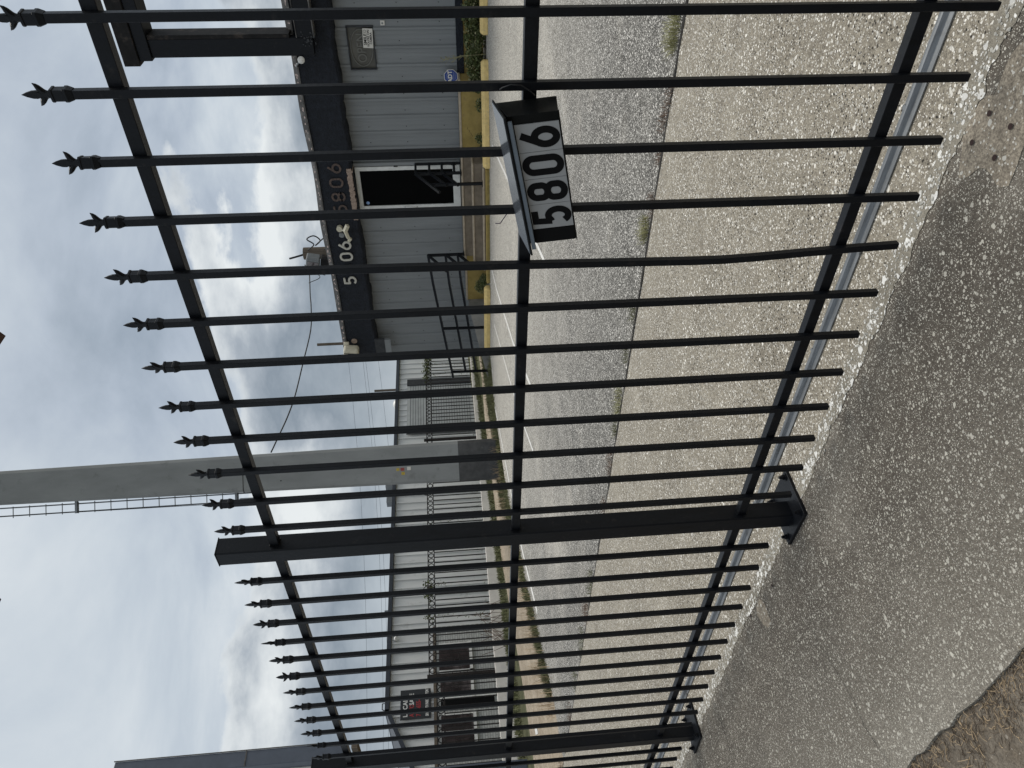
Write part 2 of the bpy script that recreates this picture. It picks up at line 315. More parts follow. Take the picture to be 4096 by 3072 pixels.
def digit(ch, w_, h_, st, mat, frm, parent, name='digit', ext=.0004):
    """a numeral of constant-width strokes, like stencilled highway lettering"""
    W, H = (w_-st)/2, (h_-st)/2; c = W*.96
    wide = H < 1.8*W*.96+st
    if wide: c = min(c, H*.60)
    if ch == '0': S_ = [(arc(0, H-c, W, c, 0, 180)+arc(0, -H+c, W, c, 180, 360), True)]
    elif ch == '8':
        h2 = H*.5+st*.0
        S_ = [(arc(0, H-c*.86, W*.93, c*.86, 0, 180)+arc(0, c*.80+st*.0, W*.93, c*.80, 180, 360), True), (arc(0, -c*.86, W, c*.86, 0, 180)+arc(0, -H+c*.92, W, c*.92, 180, 360), True)]
    elif ch == '6' and wide:
        rb = H*.62; S_ = [(arc(0, -H+rb, W, rb, 0, 360, 28), True), ([(W*.42, H), (-W*.93, -H*.16)], False)]
    elif ch == '5' and wide:
        rb = H*.60; S_ = [([(W*.9, H), (-W*.72, H), (-W*.86, H*.02)], False), ([(-W*.86, H*.04)]+arc(0, -H+rb, W, rb, 125, -145, 24), False)]
    elif ch == '6':
        m_ = H*.10
        S_ = [(arc(0, m_-c+.0, W, c, 0, 180)+arc(0, -H+c, W, c, 180, 360), True), ([(W, H-c-H*.10)]+arc(0, H-c, W, c, 0, 180)+[(-W, -H*.3)], False)]
    else:
        m_ = H*.16
        S_ = [([(W, H), (-W, H), (-W, -H*.05)]+[(-W*.88, -H*.05)], False), ([(-W, -H*.02)]+arc(0, m_-c*.9, W, c*.9, 140, 0)+arc(0, -H+c, W, c, 0, -180)+[(-W, -H+c+H*.12)], False)]
    b = MB()
    for q, (pts, closed) in enumerate(S_):
        P_ = [Vector(p) for p in pts]
        P_ = [p for k, p in enumerate(P_) if k == 0 or (p-P_[k-1]).length > 1e-6]
        if closed and (P_[0]-P_[-1]).length < 1e-6: P_.pop()
        n = len(P_); L_ = []; z1 = ext+q*ext*.3
        for k in range(n):
            a = P_[(k-1) % n] if (closed or k > 0) else P_[k]; d = P_[(k+1) % n] if (closed or k < n-1) else P_[k]
            t1 = (P_[k]-a); t2 = (d-P_[k]); t1 = t1.normalized() if t1.length > 0 else t2.normalized(); t2 = t2.normalized() if t2.length > 0 else t1
            n1 = Vector((-t1.y, t1.x)); n2 = Vector((-t2.y, t2.x)); mv = (n1+n2).normalized(); mv = mv/max(.6, mv.dot(n1))*st/2
            L_.append((P_[k]+mv, P_[k]-mv))
        for k in range(n if closed else n-1):
            a, d = L_[k], L_[(k+1) % n]
            b.prism([tuple(a[0]), tuple(d[0]), tuple(d[1]), tuple(a[1])], 0, z1, lambda p, q_, z: tuple(frm @ Vector((p, q_, z))))
    return b.build(name, mat, parent)
def curve(pts, k=6):
    P_ = [Vector(p) for p in pts]; P_ = [P_[0]*2-P_[1]]+P_+[P_[-1]*2-P_[-2]]; o = []
    for i in range(1, len(P_)-2):
        for j in range(k):
            t = j/k; a, b_, c, d = P_[i-1:i+3]
            o.append(.5*((2*b_)+(c-a)*t+(2*a-5*b_+4*c-d)*t*t+(3*b_-a-3*c+d)*t**3))
    return o+[P_[-2]]
def gz(y): return max(0, .0235*y-.035)
def leaves(mb, c, r, n, size=.03, asp=.5):
    for _ in range(n):
        d = Vector((random.gauss(0, 1), random.gauss(0, 1), random.gauss(0, 1))).normalized()*(random.random()**.45)
        p = Vector(c)+Vector((d.x*r[0], d.y*r[1], d.z*r[2]))
        a = Vector((random.gauss(0, 1), random.gauss(0, 1), random.gauss(0, .6))).normalized(); b = a.cross(Vector((random.gauss(0, 1), random.gauss(0, 1), random.gauss(0, 1)))).normalized()
        s = size*random.uniform(.6, 1.3)
        mb.quad(p-a*s, p+b*s*asp, p+a*s, p-b*s*asp)
def blade(mb, p, h, lean, wd=.004):
    a = random.uniform(0, 6.28); d = Vector((math.cos(a), math.sin(a), 0)); n = Vector((-d.y, d.x, 0))*wd
    p = Vector(p); m_ = p+d*lean*.4+Vector((0, 0, h*.6)); e = p+d*lean+Vector((0, 0, h))
    mb.quad(p-n, p+n, m_+n*.7, m_-n*.7); mb.quad(m_-n*.7, m_+n*.7, e)

# ------------------------------------------------------------------ ground
g = MB()
ys = [-300, -5, .62, 1.5, 60, 900]; zs = [-.05, -.05, -.05, -.05, .0235*60-.085, .0235*60-.085]
for k in range(5): g.quad((-900, ys[k], zs[k]), (900, ys[k], zs[k]), (900, ys[k+1], zs[k+1]), (-900, ys[k+1], zs[k+1]))
structure(g.build('ground', 'ground'))
def sheet(name, mat, pts, thick=.05, dz=0.):
    b = MB(); pts = [(x, y, (gz(y) if len(q) == 0 else q[0])+dz) for x, y, *q in pts]
    n = len(pts); b.v = [tuple(p) for p in pts]+[(p[0], p[1], p[2]-thick) for p in pts]
    b.f = [tuple(range(n)), tuple(range(n, 2*n))[::-1]]+[(k, (k+1) % n, n+(k+1) % n, n+k) for k in range(n)]
    return b.build(name, mat)
# brown verge in front of the slab, slightly lower
structure(sheet('verge', 'soil', [(-40, -6, -.022), (15, -6, -.022), (15, .66, -.010), (-40, .66, -.010)], thick=.02))
# outer dark slab with a slightly wavy broken edge
pts = [(14, 1.465, 0), (-34, 1.465, 0), (-34, .63, 0)]
x = -34.
while x < 14:
    st = .05 if -4 < x < 1 else .5
    pts.append((x, .632+random.gauss(0, .0035)+.004*math.sin(x*9), 0)); x += st
structure(sheet('pavement', 'dark_slab', pts))
# pale slab behind the fence, sloping up to the parking lot
pts = []
x = 14.
while x > -11.3:
    pts.append((x, 3.352+.006*math.sin(x*3.1)+random.gauss(0, .004))); x -= .12
pts += [(-11.3, 1.5), (14, 1.5)]
b = MB()
n = len(pts)-2
top = pts[:n]
for k in range(n-1):
    (xa, ya), (xb, yb) = top[k], top[k+1]
    b.quad((xa, 1.50, .0), (xb, 1.50, .0), (xb, yb-.03, gz(yb)), (xa, ya-.03, gz(ya)))
    b.quad((xa, ya-.03, gz(ya)), (xb, yb-.03, gz(yb)), (xb, yb-.006, gz(yb)-.008), (xa, ya-.006, gz(ya)-.008))
    b.quad((xa, ya-.006, gz(ya)-.008), (xb, yb-.006, gz(yb)-.008), (xb, yb, gz(yb)-.05), (xa, ya, gz(ya)-.05))
structure(b.build('driveway', 'light_slab'))
# pebbly seam between the two slabs, ragged both sides
def ribbon(name, mat, ya, yb, x0, x1, z, jag, step=.012, far=.2):
    b = MB(); x = x0; prev = None; ra = rb = 0
    while x > x1:
        ra = ra*.8+random.gauss(0, jag); rb = rb*.8+random.gauss(0, jag)
        cur = (x, ya+ra, yb+rb)
        if prev: b.quad((prev[0], prev[1], z), (cur[0], cur[1], z), (cur[0], cur[2], z), (prev[0], prev[2], z))
        prev = cur; x -= step if x > -5.5 else far
    return structure(b.build(name, mat))
ribbon('gravel_seam', 'seam', 1.430, 1.488, 1.5, -12, .0016, .0034)
ribbon('joint_gap', 'crack', 3.350, 3.372, 2.0, -9.3, gz(3.36)-.006, .0030, .03)
ribbon('mortar_strip', 'light_slab', 1.478, 1.57, 1.5, -12, .0010, .001)
ribbon('gravel_strip', 'fine_gravel', 1.668, 1.745, 1.5, -12, .0018, .0022)
# small pale pebbles actually lying in the seam
b = MB()
for _ in range(1500):
    x = random.uniform(-4.6, -.2); y = random.gauss(1.458, .014); s = random.uniform(.0012, .0042)*random.choice((.7, 1, 1.3))
    c = Vector((x, y, .002+s*.2)); a = random.uniform(0, 3.14)
    k = 6; ring = [(c.x+math.cos(a+6.28*j/k)*s*random.uniform(.7, 1.2), c.y+math.sin(a+6.28*j/k)*s*random.uniform(.7, 1.2), c.z) for j in range(k)]
    topp = (c.x, c.y, c.z+s*.5)
    for j in range(k): b.quad(ring[j], ring[(j+1) % k], topp)
tag(b.build('pebbles', simple('pebble', (.46, .44, .39), .7, .4, 40, 0, 0)), 'loose pale pebbles lodged along the seam under the fence', 'pebbles', kind='stuff')
# sandy smear, anchor holes, cracks in the slabs
pp = []
for k in range(22):
    a = 2*math.pi*k/22; pp.append((-2.505+.045*math.cos(a)*(1+.2*math.sin(3*a))-.02*math.sin(a), 1.36+.065*math.sin(a)*(1+.15*math.cos(2*a))+random.gauss(0, .003), .0012))
b = MB(); b.quad(*pp); structure(b.build('dirt_patch', 'patchmat'))
def crack(name, pts, wd, z=.0035, sub=9, jit=.008):
    b = MB(); P = []
    for k in range(len(pts)-1):
        for j in range(sub):
            f = j/sub; P.append(Vector((pts[k][0]*(1-f)+pts[k+1][0]*f+random.gauss(0, jit*.5), pts[k][1]*(1-f)+pts[k+1][1]*f+random.gauss(0, jit*.5), 0)))
    P.append(Vector((*pts[-1], 0)))
    for k in range(len(P)-1):
        d = (P[k+1]-P[k]).normalized(); nn = Vector((-d.y, d.x, 0))*wd*random.uniform(.4, 1.2)
        za = z+gz(P[k].y); zb = z+gz(P[k+1].y)
        b.quad((*(P[k]-nn).xy, za), (*(P[k]+nn).xy, za), (*(P[k+1]+nn).xy, zb), (*(P[k+1]-nn).xy, zb))
    return structure(b.build(name, 'crack'))
pp = []
for k in range(30):
    a = 2*math.pi*k/30; rr_ = 1+.22*math.sin(3*a+1)+.12*math.sin(5*a)+.06*math.sin(9*a+2); pp.append((-.60+.125*math.cos(a)*rr_, min(1.44, 1.345+.085*math.sin(a)*rr_), .0015))
b = MB(); b.quad(*pp); structure(b.build('mortar_patch', 'patchmat'))
crack('pavement_crack', [(-2.205, 1.36), (-2.205, 1.287), (-2.197, 1.16), (-2.176, 1.053), (-2.129, .885), (-2.125, .789), (-2.08, .657), (-2.09, .635)], .0010, jit=.006)
crack('pavement_crack', [(-3.35, 1.40), (-3.33, 1.2), (-3.36, 1.0), (-3.3, .64)], .0012)
b = MB()
for hx, hy in ((-.593, 1.382), (-.59, 1.311), (-.66, 1.393), (-.656, 1.313), (-2.34, 1.38), (-2.62, 1.42)):
    b.quad(*[(hx+.0065*math.cos(a*.6283), hy+.0065*math.sin(a*.6283), .0045) for a in range(10)])
structure(b.build('drill_holes', simple('drill_hole', (.03, .014, .012), .9, .2, 10, 0, 0)))
# asphalt lot with the curved far edge
lot = [(16, 3.34), (16, 13.9), (-11.0, 13.9), (-11.1, 12.6), (-11.7, 12.1), (-11.65, 11.1), (-11.6, 9.4), (-11.35, 8.6), (-10.8, 6.5), (-10.25, 5.7), (-9.9, 5.1), (-9.5, 4.4), (-9.4, 3.9), (-9.4, 3.34)]
lot2 = []
for k in range(len(lot)):
    a, c = lot[k], lot[(k+1) % len(lot)]
    lot2.append(a)
    if a[0] < -8 and c[0] < -8:
        for j in (1, 2, 3, 4, 5): lot2.append((a[0]+(c[0]-a[0])*j/6+random.gauss(0, .03), a[1]+(c[1]-a[1])*j/6+random.gauss(0, .03)))
structure(sheet('parking_lot', 'asphalt', lot2, dz=-.012))
structure(sheet('footpath', 'path', [(-9.4, 3.42), (-9.5, 4.4), (-10.2, 5.3), (-10.7, 6.3), (-12.1, 8.6), (-12.5, 9.4), (-13.6, 11.6), (-13.6, 14), (-13.4, 16), (-13.2, 24), (-14.4, 24), (-14.2, 15.7), (-14.9, 15), (-15.2, 12.5), (-15.2, 10.1), (-14.8, 9.0), (-13.8, 6.2), (-13.7, 5.2), (-13.6, 3.5), (-13.6, 1.5), (-11.3, 1.5), (-11.3, 3.42)], thick=.03, dz=-.022))
def pline(pts, wd, name='parking_line'):
    b = MB()
    for k in range(len(pts)-1):
        a, c = Vector(pts[k]), Vector(pts[k+1]); d = (c-a).normalized(); n_ = Vector((-d.y, d.x))*wd/2
        b.quad(*[(q.x, q.y, gz(q.y)-.012+.0042) for q in (a-n_, a+n_, c+n_, c-n_)])
    return structure(b.build(name, 'line'))
pline([(-6.50, 6.93), (-6.57, 7.13), (-7.31, 8.87), (-8.09, 11.4), (-8.3, 12.5)], .075)
pline([(-9.64, 5.54), (-10.15, 6.6), (-10.52, 7.5), (-10.9, 9.2), (-11.2, 10.6), (-11.5, 11.8)], .11)
pline([(-7.30, 6.55), (-7.64, 7.28), (-8.3, 8.9), (-9.3, 11.9)], .06)
pline([(-4.22, 6.3), (-4.36, 6.9), (-4.7, 8.4), (-5.6, 12.2)], .06)
b = MB()
for (xa, ya, xb, yb) in ((-12.62, 5.1, -12.2, 4.95), (-11.75, 4.75, -11.6, 4.45)):
    b.quad((xa, ya, gz(ya)-.017), (xa+.06, ya-.12, gz(ya-.12)-.017), (xb+.06, yb-.12, gz(yb-.12)-.017), (xb, yb, gz(yb)-.017))
structure(b.build('path_marks', 'line'))

# ------------------------------------------------------------------ steel picket fence
PY = 1.4266
fence = empty('steel_fence', (-2.0, 1.45, 0), 'black steel picket fence with spear tips in the foreground', 'fence')
def picket_mesh(dx=0., kink=None):
    b = MB(); h = .008
    if kink is None: b.loft([(0, 0, .05, h, h, .001), (0, 0, 1.79, h, h, .001)])
    else: b.loft([(dx_, 0, z_, h, h, .001) for z_, dx_ in ((.05, .006), (.16, .001), (.28, -.006), (.40, -.0135), (.47, -.0165), (.54, -.0165), (.75, -.0125), (1.1, -.006), (1.5, -.001), (1.79, 0))])
    return b
def finial_mesh():
    b = MB()
    b.loft([(0, 0, 1.786, .0088, .0088, .002), (0, 0, 1.7965, .0120, .0120, .003), (0, 0, 1.8015, .0120, .0120, .003), (0, 0, 1.803, .0104, .0104, .002), (0, 0, 1.819, .0104, .0104, .002), (0, 0, 1.8205, .0118, .0118, .003), (0, 0, 1.8245, .0118, .0118, .003), (0, 0, 1.8285, .0056, .0056, .0016), (0, 0, 1.8385, .0045, .0045, .0015), (0, 0, 1.845, .0052, .0042, .0015), (0, 0, 1.852, .0072, .0034, .001), (0, 0, 1.860, .0068, .0028, .0008), (0, 0, 1.870, .0040, .002, .0005), (0, 0, 1.8790, .0003, .0003, .0001)])
    for s in (-1, 1):
        b.tube([(s*.0018, 0, 1.829), (s*.0030, 0, 1.835), (s*.0052, 0, 1.8395), (s*.0090, 0, 1.8430), (s*.0135, 0, 1.8460), (s*.0175, 0, 1.8488), (s*.0208, 0, 1.8525)], [.0042, .0048, .0055, .0056, .0048, .0030, .0005], 8)
    return b
proto_p = picket_mesh().build('picket', 'steel', fence, loc=(0, 0, 0)); proto_f = finial_mesh().build('finial', 'steel', proto_p, smooth=False)
kinkme = picket_mesh(kink=1).build('picket', 'steel', None)
posts = [1.68, -.13, -2.004, -3.79, -5.6]
first = True
def xs_for(k):
    return [-.4013+.1334*k2 for k2 in ()]
panels = {0: [1.55-.1335*i for i in range(12)], 1: [-.4013+.1334*1]+[-.4013-.1334*i for i in range(12)], 2: [-2.1512-.1348*i for i in range(12)], 3: [-3.93-.1345*i for i in range(12)]}
for pk, xs in panels.items():
    for i, x in enumerate(xs):
        if first: p, f_ = proto_p, proto_f; first = False
        else:
            p = proto_p.copy(); f_ = proto_f.copy(); COL.objects.link(p); COL.objects.link(f_); p.parent = fence; f_.parent = p
        if pk == 1 and abs(x-(-.4013-.1334*4)) < .01:
            p.data = kinkme.data; p['label'] = 'picket bent sideways near its foot'
        f_.rotation_euler = (0, 0, random.gauss(0, .15)); f_.scale = (random.uniform(.94, 1.06), 1, random.gauss(1, .0006))
        p.location = (x+2.0, PY-1.45, random.gauss(0, .0012)); p.rotation_euler = (0, random.gauss(0, .0007), random.gauss(0, .01))
bpy.data.objects.remove(kinkme)
Q = lambda mb, name, mat='steel', par=fence, bev=.0012: mb.build(name, mat, par, bevel=bev, loc=(2.0, -1.45, 0))
yr0, yr1 = PY+.0085, PY+.0085+.0265
for z0, z1 in ((1.701, 1.729), (.930, .957), (.171, .198)):
    for k in range(4):
        Q(MB().box(posts[k+1]+.031, posts[k]-.031, yr0, yr1, z0, z1), 'rail')
for x in posts:
    po = MB(); po.loft([(x, 1.449, .0125, .0318, .0318, .004), (x, 1.449, 1.895, .0318, .0318, .004)])
    p = Q(po, 'post', bev=0)
    c = MB().box(x-.033, x+.033, 1.416, 1.482, 1.8955, 1.899); c.build('post_cap', 'steel', p, bevel=.001)
    mm = Matrix.Translation((x+.012, 1.468, 0)) @ Matrix.Rotation(R(3 if x < -3 else -3), 4, 'Z')
    pl = MB().box(-.092, .092, -.092, .092, .0005, .0125, mm); plo = pl.build('base_plate', 'steel', p, bevel=.0015)
    for sx in (-1, 1):
        for sy in (-1, 1):
            if (sx, sy) == (1, 1) and x > 1: continue
            c = mm @ Vector((sx*.072, sy*.072, 0)); b = MB()
            b.tube([(c.x, c.y, .0127), (c.x, c.y, .0150)], .0135, 16); b.tube([(c.x, c.y, .0150), (c.x, c.y, .0245)], .0095, 6); b.tube([(c.x, c.y, .0245), (c.x, c.y, .0335)], .0052, 10)
            b.build('bolt', 'steel', p)
    # weld beads where the rails meet the post
    b = MB()
    for z in (1.715, .944, .185):
        for s in (-1, 1):
            xx = x+s*.0325
            for j in range(10):
                yy = yr0-.001+j*.0029; b.tube([(xx, yy, z-.0150), (xx, yy+.0022, z-.0152)], .0019, 6)
                b.tube([(xx, yy, z+.0150), (xx, yy+.0022, z+.0152)], .0019, 6)
    b.build('weld_bead', 'steel', p)

# sliding-gate track behind the fence
tr = MB()
prof = [(1.610, .0), (1.610, .003), (1.617, .0035), (1.624, .004), (1.627, .010), (1.630, .0145), (1.6345, .0160), (1.639, .0145), (1.642, .010), (1.645, .004), (1.652, .0035), (1.660, .003), (1.660, 0)]
tr.prism([(y, z+.0045) for y, z in prof], 1.6, -9.2, lambda p, q, a: (a, p, q))
tro = tr.build('gate_track', 'galv'); tag(tro, 'galvanised steel gate track bolted to the concrete behind the black fence', 'gate track')
x = .45
while x > -6:
    b = MB(); yy = 1.614 if random.random() < .5 else 1.655
    b.tube([(x, yy, .0075), (x, yy, .0110)], .0065, 10); b.build('screw', 'galv', tro); x -= .38
x = .3
# ------------------------------------------------------------------ house number box hanging on the fence
LM = Matrix(((0.97953, 0.00844, -0.11544, -0.69514), (-0.0344, 1.31517, 0.03968, 1.34457), (0.19892, -0.12168, 0.98886, 0.91853), (0, 0, 0, 1)))
def Lc(x, y, z): return tuple(LM @ Vector((x, y, z)))
sign = empty('house_number_sign', (0, 0, 0), 'black plastic house number box reading 5806 hung askew on the middle fence rail', 'house number')
b = MB(); hw = .1435
b.prism([(0, -.046), (.054, -.046), (.054, .074), (.0, .0505)], -hw, hw, lambda p, q, a: Lc(a, p, q)); b.build('housing', 'blackplastic', sign, bevel=.0012)
b = MB(); b.prism([(-.016, .0505), (.054, .0755), (.054, .079), (-.016, .0545)], -.161, .150, lambda p, q, a: Lc(a, p, q)); so_ = b.build('visor', 'blackplastic', sign, bevel=.0008)
b = MB(); b.prism([(-.0135, .0556), (.0525, .0788), (.0525, .0798), (-.0135, .0566)], -.159, .148, lambda p, q, a: Lc(a, p, q)); b.build('solar_panel', 'solar', so_)
b = MB(); b.box(-.148, .140, -.0145, -.0095, .0415, .0500, LM); b.build('light_bar', 'lightbar', sign, bevel=.001)
b = MB()
for s_ in (1,):
    b.box(-hw-.002, hw+.002, -.0018, .0, -.048, -.0458, LM)
b.build('bottom_lip', 'blackplastic', sign)
for k, d in enumerate('5806'):
    xc = -.108+.0585*(k+.5)
    b = MB(); b.box(xc-.0288, xc+.0288, -.0022, -.0002, -.0445, .0405, LM); tl = b.build('number_tile', 'tile', sign)
    digit(d, .0440, .0825, .0140, 'digit', LM @ frame((xc, -.00225, -.0022), (1, 0, 0), (0, 0, 1), (0, -1, 0)), tl)
b = MB(); b.box(-.1425, -.1095, -.0020, -.0004, -.0445, .0405, LM); b.build('blank_tile', 'digit', sign)
wr = MB().tube([(-.536, 1.412, 1.005), (-.528, 1.40, 1.0), (-.521, 1.395, .985), (-.524, 1.398, .965), (-.54, 1.41, .945), (-.552, 1.418, .935)], .0011, 6)
wr.build('wire_tie', 'cable', sign, smooth=True)
b = MB().tube([(-.800, 1.44, .968), (-.822, 1.445, .985), (-.848, 1.45, .999), (-.848, 1.45, 1.010)], .0012, 6); b.build('loose_wire', simple('violet_wire', (.035, .02, .05), .5, .1, 10, 0, 0), sign, smooth=True)

# ------------------------------------------------------------------ grey metal building
bld = empty('grey_building', (-6, 14, .3), 'low grey metal-sided building with a black tarred fascia', 'building')
def P(mb, name, mat, par=bld, bev=0, smooth=False):
    o = mb.build(name, mat, par, bevel=bev, smooth=smooth)
    if par and par.parent is None: o.location = -Vector(par.location)
    return o
def siding(x0, x1, zb, zt, y=14.0, pitch=.315, ph=-5.46):
    """ribbed sheet facing -Y; zb(x), zt(x)"""
    b = MB(); k0 = math.floor((x0-ph)/pitch)-1; pr = []
    k = k0
    while ph+k*pitch < x1+pitch:
        c = ph+k*pitch
        for dx, dy in ((-.036, 0), (-.018, -.034), (.018, -.034), (.036, 0), (.115, 0), (.122, -.005), (.135, -.005), (.142, 0), (.19, 0), (.197, -.005), (.21, -.005), (.217, 0)): pr.append((c+dx, y+dy))
        k += 1
    pr = [(max(x0, min(x1, px)), py) for px, py in pr]
    q = [pr[0]]
    for p_ in pr[1:]:
        if p_[0] > q[-1][0]+1e-6: q.append(p_)
    for a, c in zip(q[:-1], q[1:]): b.quad((a[0], a[1], zb(a[0])), (c[0], c[1], zb(c[0])), (c[0], c[1], zt(c[0])), (a[0], a[1], zt(a[0])))
    return b
base = lambda x: .765 if x > -9.3 else max(.40, .765-(-9.3-x)*.155)
T = lambda x: 2.95
wall = MB()
wall.box(-11.66, 8, 14.03, 24, .1, 3.62)
wo = P(wall, 'wall', 'siding')
sp0 = None
for seg in (siding(-11.68, -7.80, base, T), siding(-6.69, -4.90, base, T), siding(-4.15, 8, base, T), siding(-4.90, -4.15, base, lambda x: 2.23), siding(-4.90, -4.15, lambda x: 2.69, T)):
    o = P(seg, 'siding_panel', 'siding')
    if sp0 is None: sp0 = o
sidew = MB()
for k in range(33):
    y0 = 14.0+k*.305; sidew.box(-11.70, -11.662, y0, y0+.06, .35, 3.0)
absorb(wo, P(sidew, 'side_ribs', 'siding'))
P(MB().box(-11.715, -11.655, 13.985, 14.05, .38, 2.86), 'corner_trim', 'siding')
# screws
b = MB()
for zz_ in (1.05, 1.78, 2.5):
    x = -11.4
    while x < 2:
        if not (-7.85 < x < -6.65) and not (-4.95 < x < -4.1 and zz_ > 2): b.tube([(x+.06, 14.0, zz_), (x+.06, 13.993, zz_)], .009, 6)
        x += .315
absorb(sp0, P(b, 'siding_screws', 'steel_old'))
# black board under the siding on the right
P(MB().box(-4.98, 8, 13.94, 14.03, .635, .762), 'base_board', 'tar', bev=.004)
# foundation strip
P(MB().box(-8.0, 8, 13.97, 14.05, .1, .64), 'foundation', 'yellow_wall')
# fascia
b = MB(); n = 120; X0, X1 = -11.46, 8
rz = lambda x: 3.575+.012*math.sin(x*2.1)
bz = lambda x: 2.885+.014*math.sin(x*5.3)+.008*math.sin(x*17)
prev = None
for k in range(n+1):
    x = X0+(X1-X0)*k/n; cur = [(x, 13.72, bz(x)+random.gauss(0, .004)), (x, 13.68, bz(x)+.05), (x, 13.69+random.gauss(0, .004), 3.2), (x, 13.70, rz(x))]
    if prev:
        for j in range(3): b.quad(prev[j], cur[j], cur[j+1], prev[j+1])
        b.quad(prev[0], cur[0], (cur[0][0], 14.03, cur[0][2]), (prev[0][0], 14.03, prev[0][2]))
    prev = cur
b.box(X0-.002, X0+.03, 13.70, 14.2, 2.89, 3.58)
fas = P(b, 'fascia', 'tar')
b = MB(); prev = None
for k in range(n+1):
    x = X0+(X1-X0)*k/n; e = random.gauss(0, .004)
    cur = [(x, 13.675+e, rz(x)-.005), (x, 13.672+e, rz(x)+.02), (x, 13.72, rz(x)+.105+.01*math.sin(x*3)), (x, 14.1, rz(x)+.11)]
    if prev:
        for j in range(3): b.quad(prev[j], cur[j], cur[j+1], prev[j+1])
    prev = cur
cop = P(b, 'coping', 'coping')
b = MB(); x = X0+.1
while x < 3:
    wdt = random.uniform(.03, .075)
    for j in range(random.randint(1, 3)):
        xx = x+random.uniform(-.03, .05); zc = rz(xx)+random.uniform(.025, .065); a = random.uniform(.006, .014); yy = 13.672+(zc-rz(xx)-.02)*.56-.004
        b.quad(*[(xx+wdt*.5*math.cos(t_)*random.uniform(.5, 1), yy-random.uniform(0, .002), zc+a*1.4*math.sin(t_)*random.uniform(.5, 1.2)) for t_ in [i*.9 for i in range(7)]])
    x += random.uniform(.10, .19)
absorb(cop, b.build('torn_membrane', 'torn', None))
P(MB().box(-11.4, 8, 14.1, 24, 3.62, 3.67), 'roof', 'coping')
P(MB().box(-11.43, -10.96, 13.655, 13.70, 2.70, 2.93), 'fascia_board', 'tar2')
P(MB().box(-11.46, -10.99, 13.66, 13.72, 2.56, 2.698), 'pale_board', 'siding')
b = MB().tube([(-11.00, 13.69, 3.40), (-11.0, 13.672, 3.40)], .07, 9); P(b, 'stucco_patch', 'stucco')
# beige stucco band over the door
b = MB(); x = -7.80
while x < -6.68:
    b.box(x, x+.041, 13.66+random.gauss(0, .004), 13.99, 2.905+random.gauss(0, .006), 3.0+random.gauss(0, .006)); x += .04
P(b, 'lintel', 'stucco')
# glazed door
door = MB().box(-7.755, -6.79, 14.0, 14.028, .78, 2.885)
dr = P(door, 'door', 'blackplastic')
b = MB(); 
b.box(-7.745, -7.655, 13.955, 14.0, .78, 2.88); b.box(-6.875, -6.79, 13.955, 14.0, .78, 2.88); b.box(-7.655, -6.875, 13.955, 14.0, 2.79, 2.88); b.box(-7.655, -6.875, 13.955, 14.0, .78, .925)
b.build('door_frame', 'alu', dr, bevel=.004)
b = MB(); b.box(-7.81, -7.76, 13.935, 14.02, .77, 2.91); b.box(-6.765, -6.70, 13.935, 14.02, .77, 2.91); b.box(-7.81, -6.70, 13.95, 14.02, 2.912, 2.94); P(b, 'door_jamb', 'siding', bev=.004)
b = MB(); b.box(-7.652, -6.878, 13.975, 13.985, .93, 2.785); b.build('door_glass', 'glass', dr)
b = MB().tube([(-7.70, 13.955, 1.95), (-7.70, 13.905, 1.93), (-7.66, 13.875, 1.90), (-7.66, 13.875, 1.74), (-7.70, 13.905, 1.71), (-7.70, 13.955, 1.69)], .013, 8); b.build('handle', 'white', dr, smooth=True)
b = MB().tube([(-7.70, 13.956, 2.08), (-7.70, 13.945, 2.08)], .024, 14); b.build('lock', 'alu', dr)
b = MB(); b.box(-6.79, -6.765, 13.93, 13.96, 2.02, 2.10); b.box(-6.79, -6.765, 13.93, 13.96, .85, .95); b.build('hinge', 'steel_old', dr)
b = MB().tube([(-7.59, 13.974, 2.70), (-7.59, 13.972, 2.70)], .035, 12); b.build('sticker', simple('pale_blue_sticker', (.25, .38, .62), .5, .4, 90, 0, 0), dr)
# display window with the unlit neon
b = MB(); b.box(-4.90, -4.15, 14.012, 14.026, 2.23, 2.69); wi = P(b, 'window', 'dusty')
b = MB()
for a in ((-4.905, -4.88, 2.22, 2.70), (-4.17, -4.145, 2.22, 2.70)): b.box(a[0], a[1], 13.965, 14.035, a[2], a[3])
b.box(-4.88, -4.17, 13.965, 14.035, 2.22, 2.24); b.box(-4.88, -4.17, 13.965, 14.035, 2.68, 2.70); b.build('window_frame', 'tar2', wi, bevel=.003)
neon = empty('neon_sign', (-4.525, 14.0, 2.45), 'unlit oval neon sign reading OPEN in the small display window', 'neon sign')
b = MB(); b.tube([(-4.525+.32*math.cos(a*.1963), 14.0, 2.455+.195*math.sin(a*.1963)) for a in range(33)], .011, 8, False)
o = b.build('oval_tube', 'neon', neon, smooth=True); o.location = -Vector(neon.location)
o = text('OPEN', .23, 'neon', F_front(-4.525, 14.0, 2.455), neon, 'letters', .006, 0, .85); o.location = -Vector(neon.location)
smile = empty('paper_sign', (-4.35, 13.95, 2.33), 'white sign reading SMILE YOU\'RE ON CAMERA hung over the neon window', 'sign')
b = MB(); AS = R(-3)
SM = F_front(-4.35, 13.952, 2.33, AS)
b.box(-.165, .165, -.088, .088, -.004, 0, SM); o = b.build('board', 'paper', smile); o.location = -Vector(smile.location)
for s_, z_, sz in (('SMILE', .045, .075), ("YOU'RE ON", -.010, .052), ('CAMERA', -.056, .048)):
    o = text(s_, sz, 'digit', SM @ Matrix.Translation((-.02 if s_ == 'SMILE' else 0, z_, .001)), smile, 'lettering', .0008, .0012, 1.05); o.location = -Vector(smile.location)
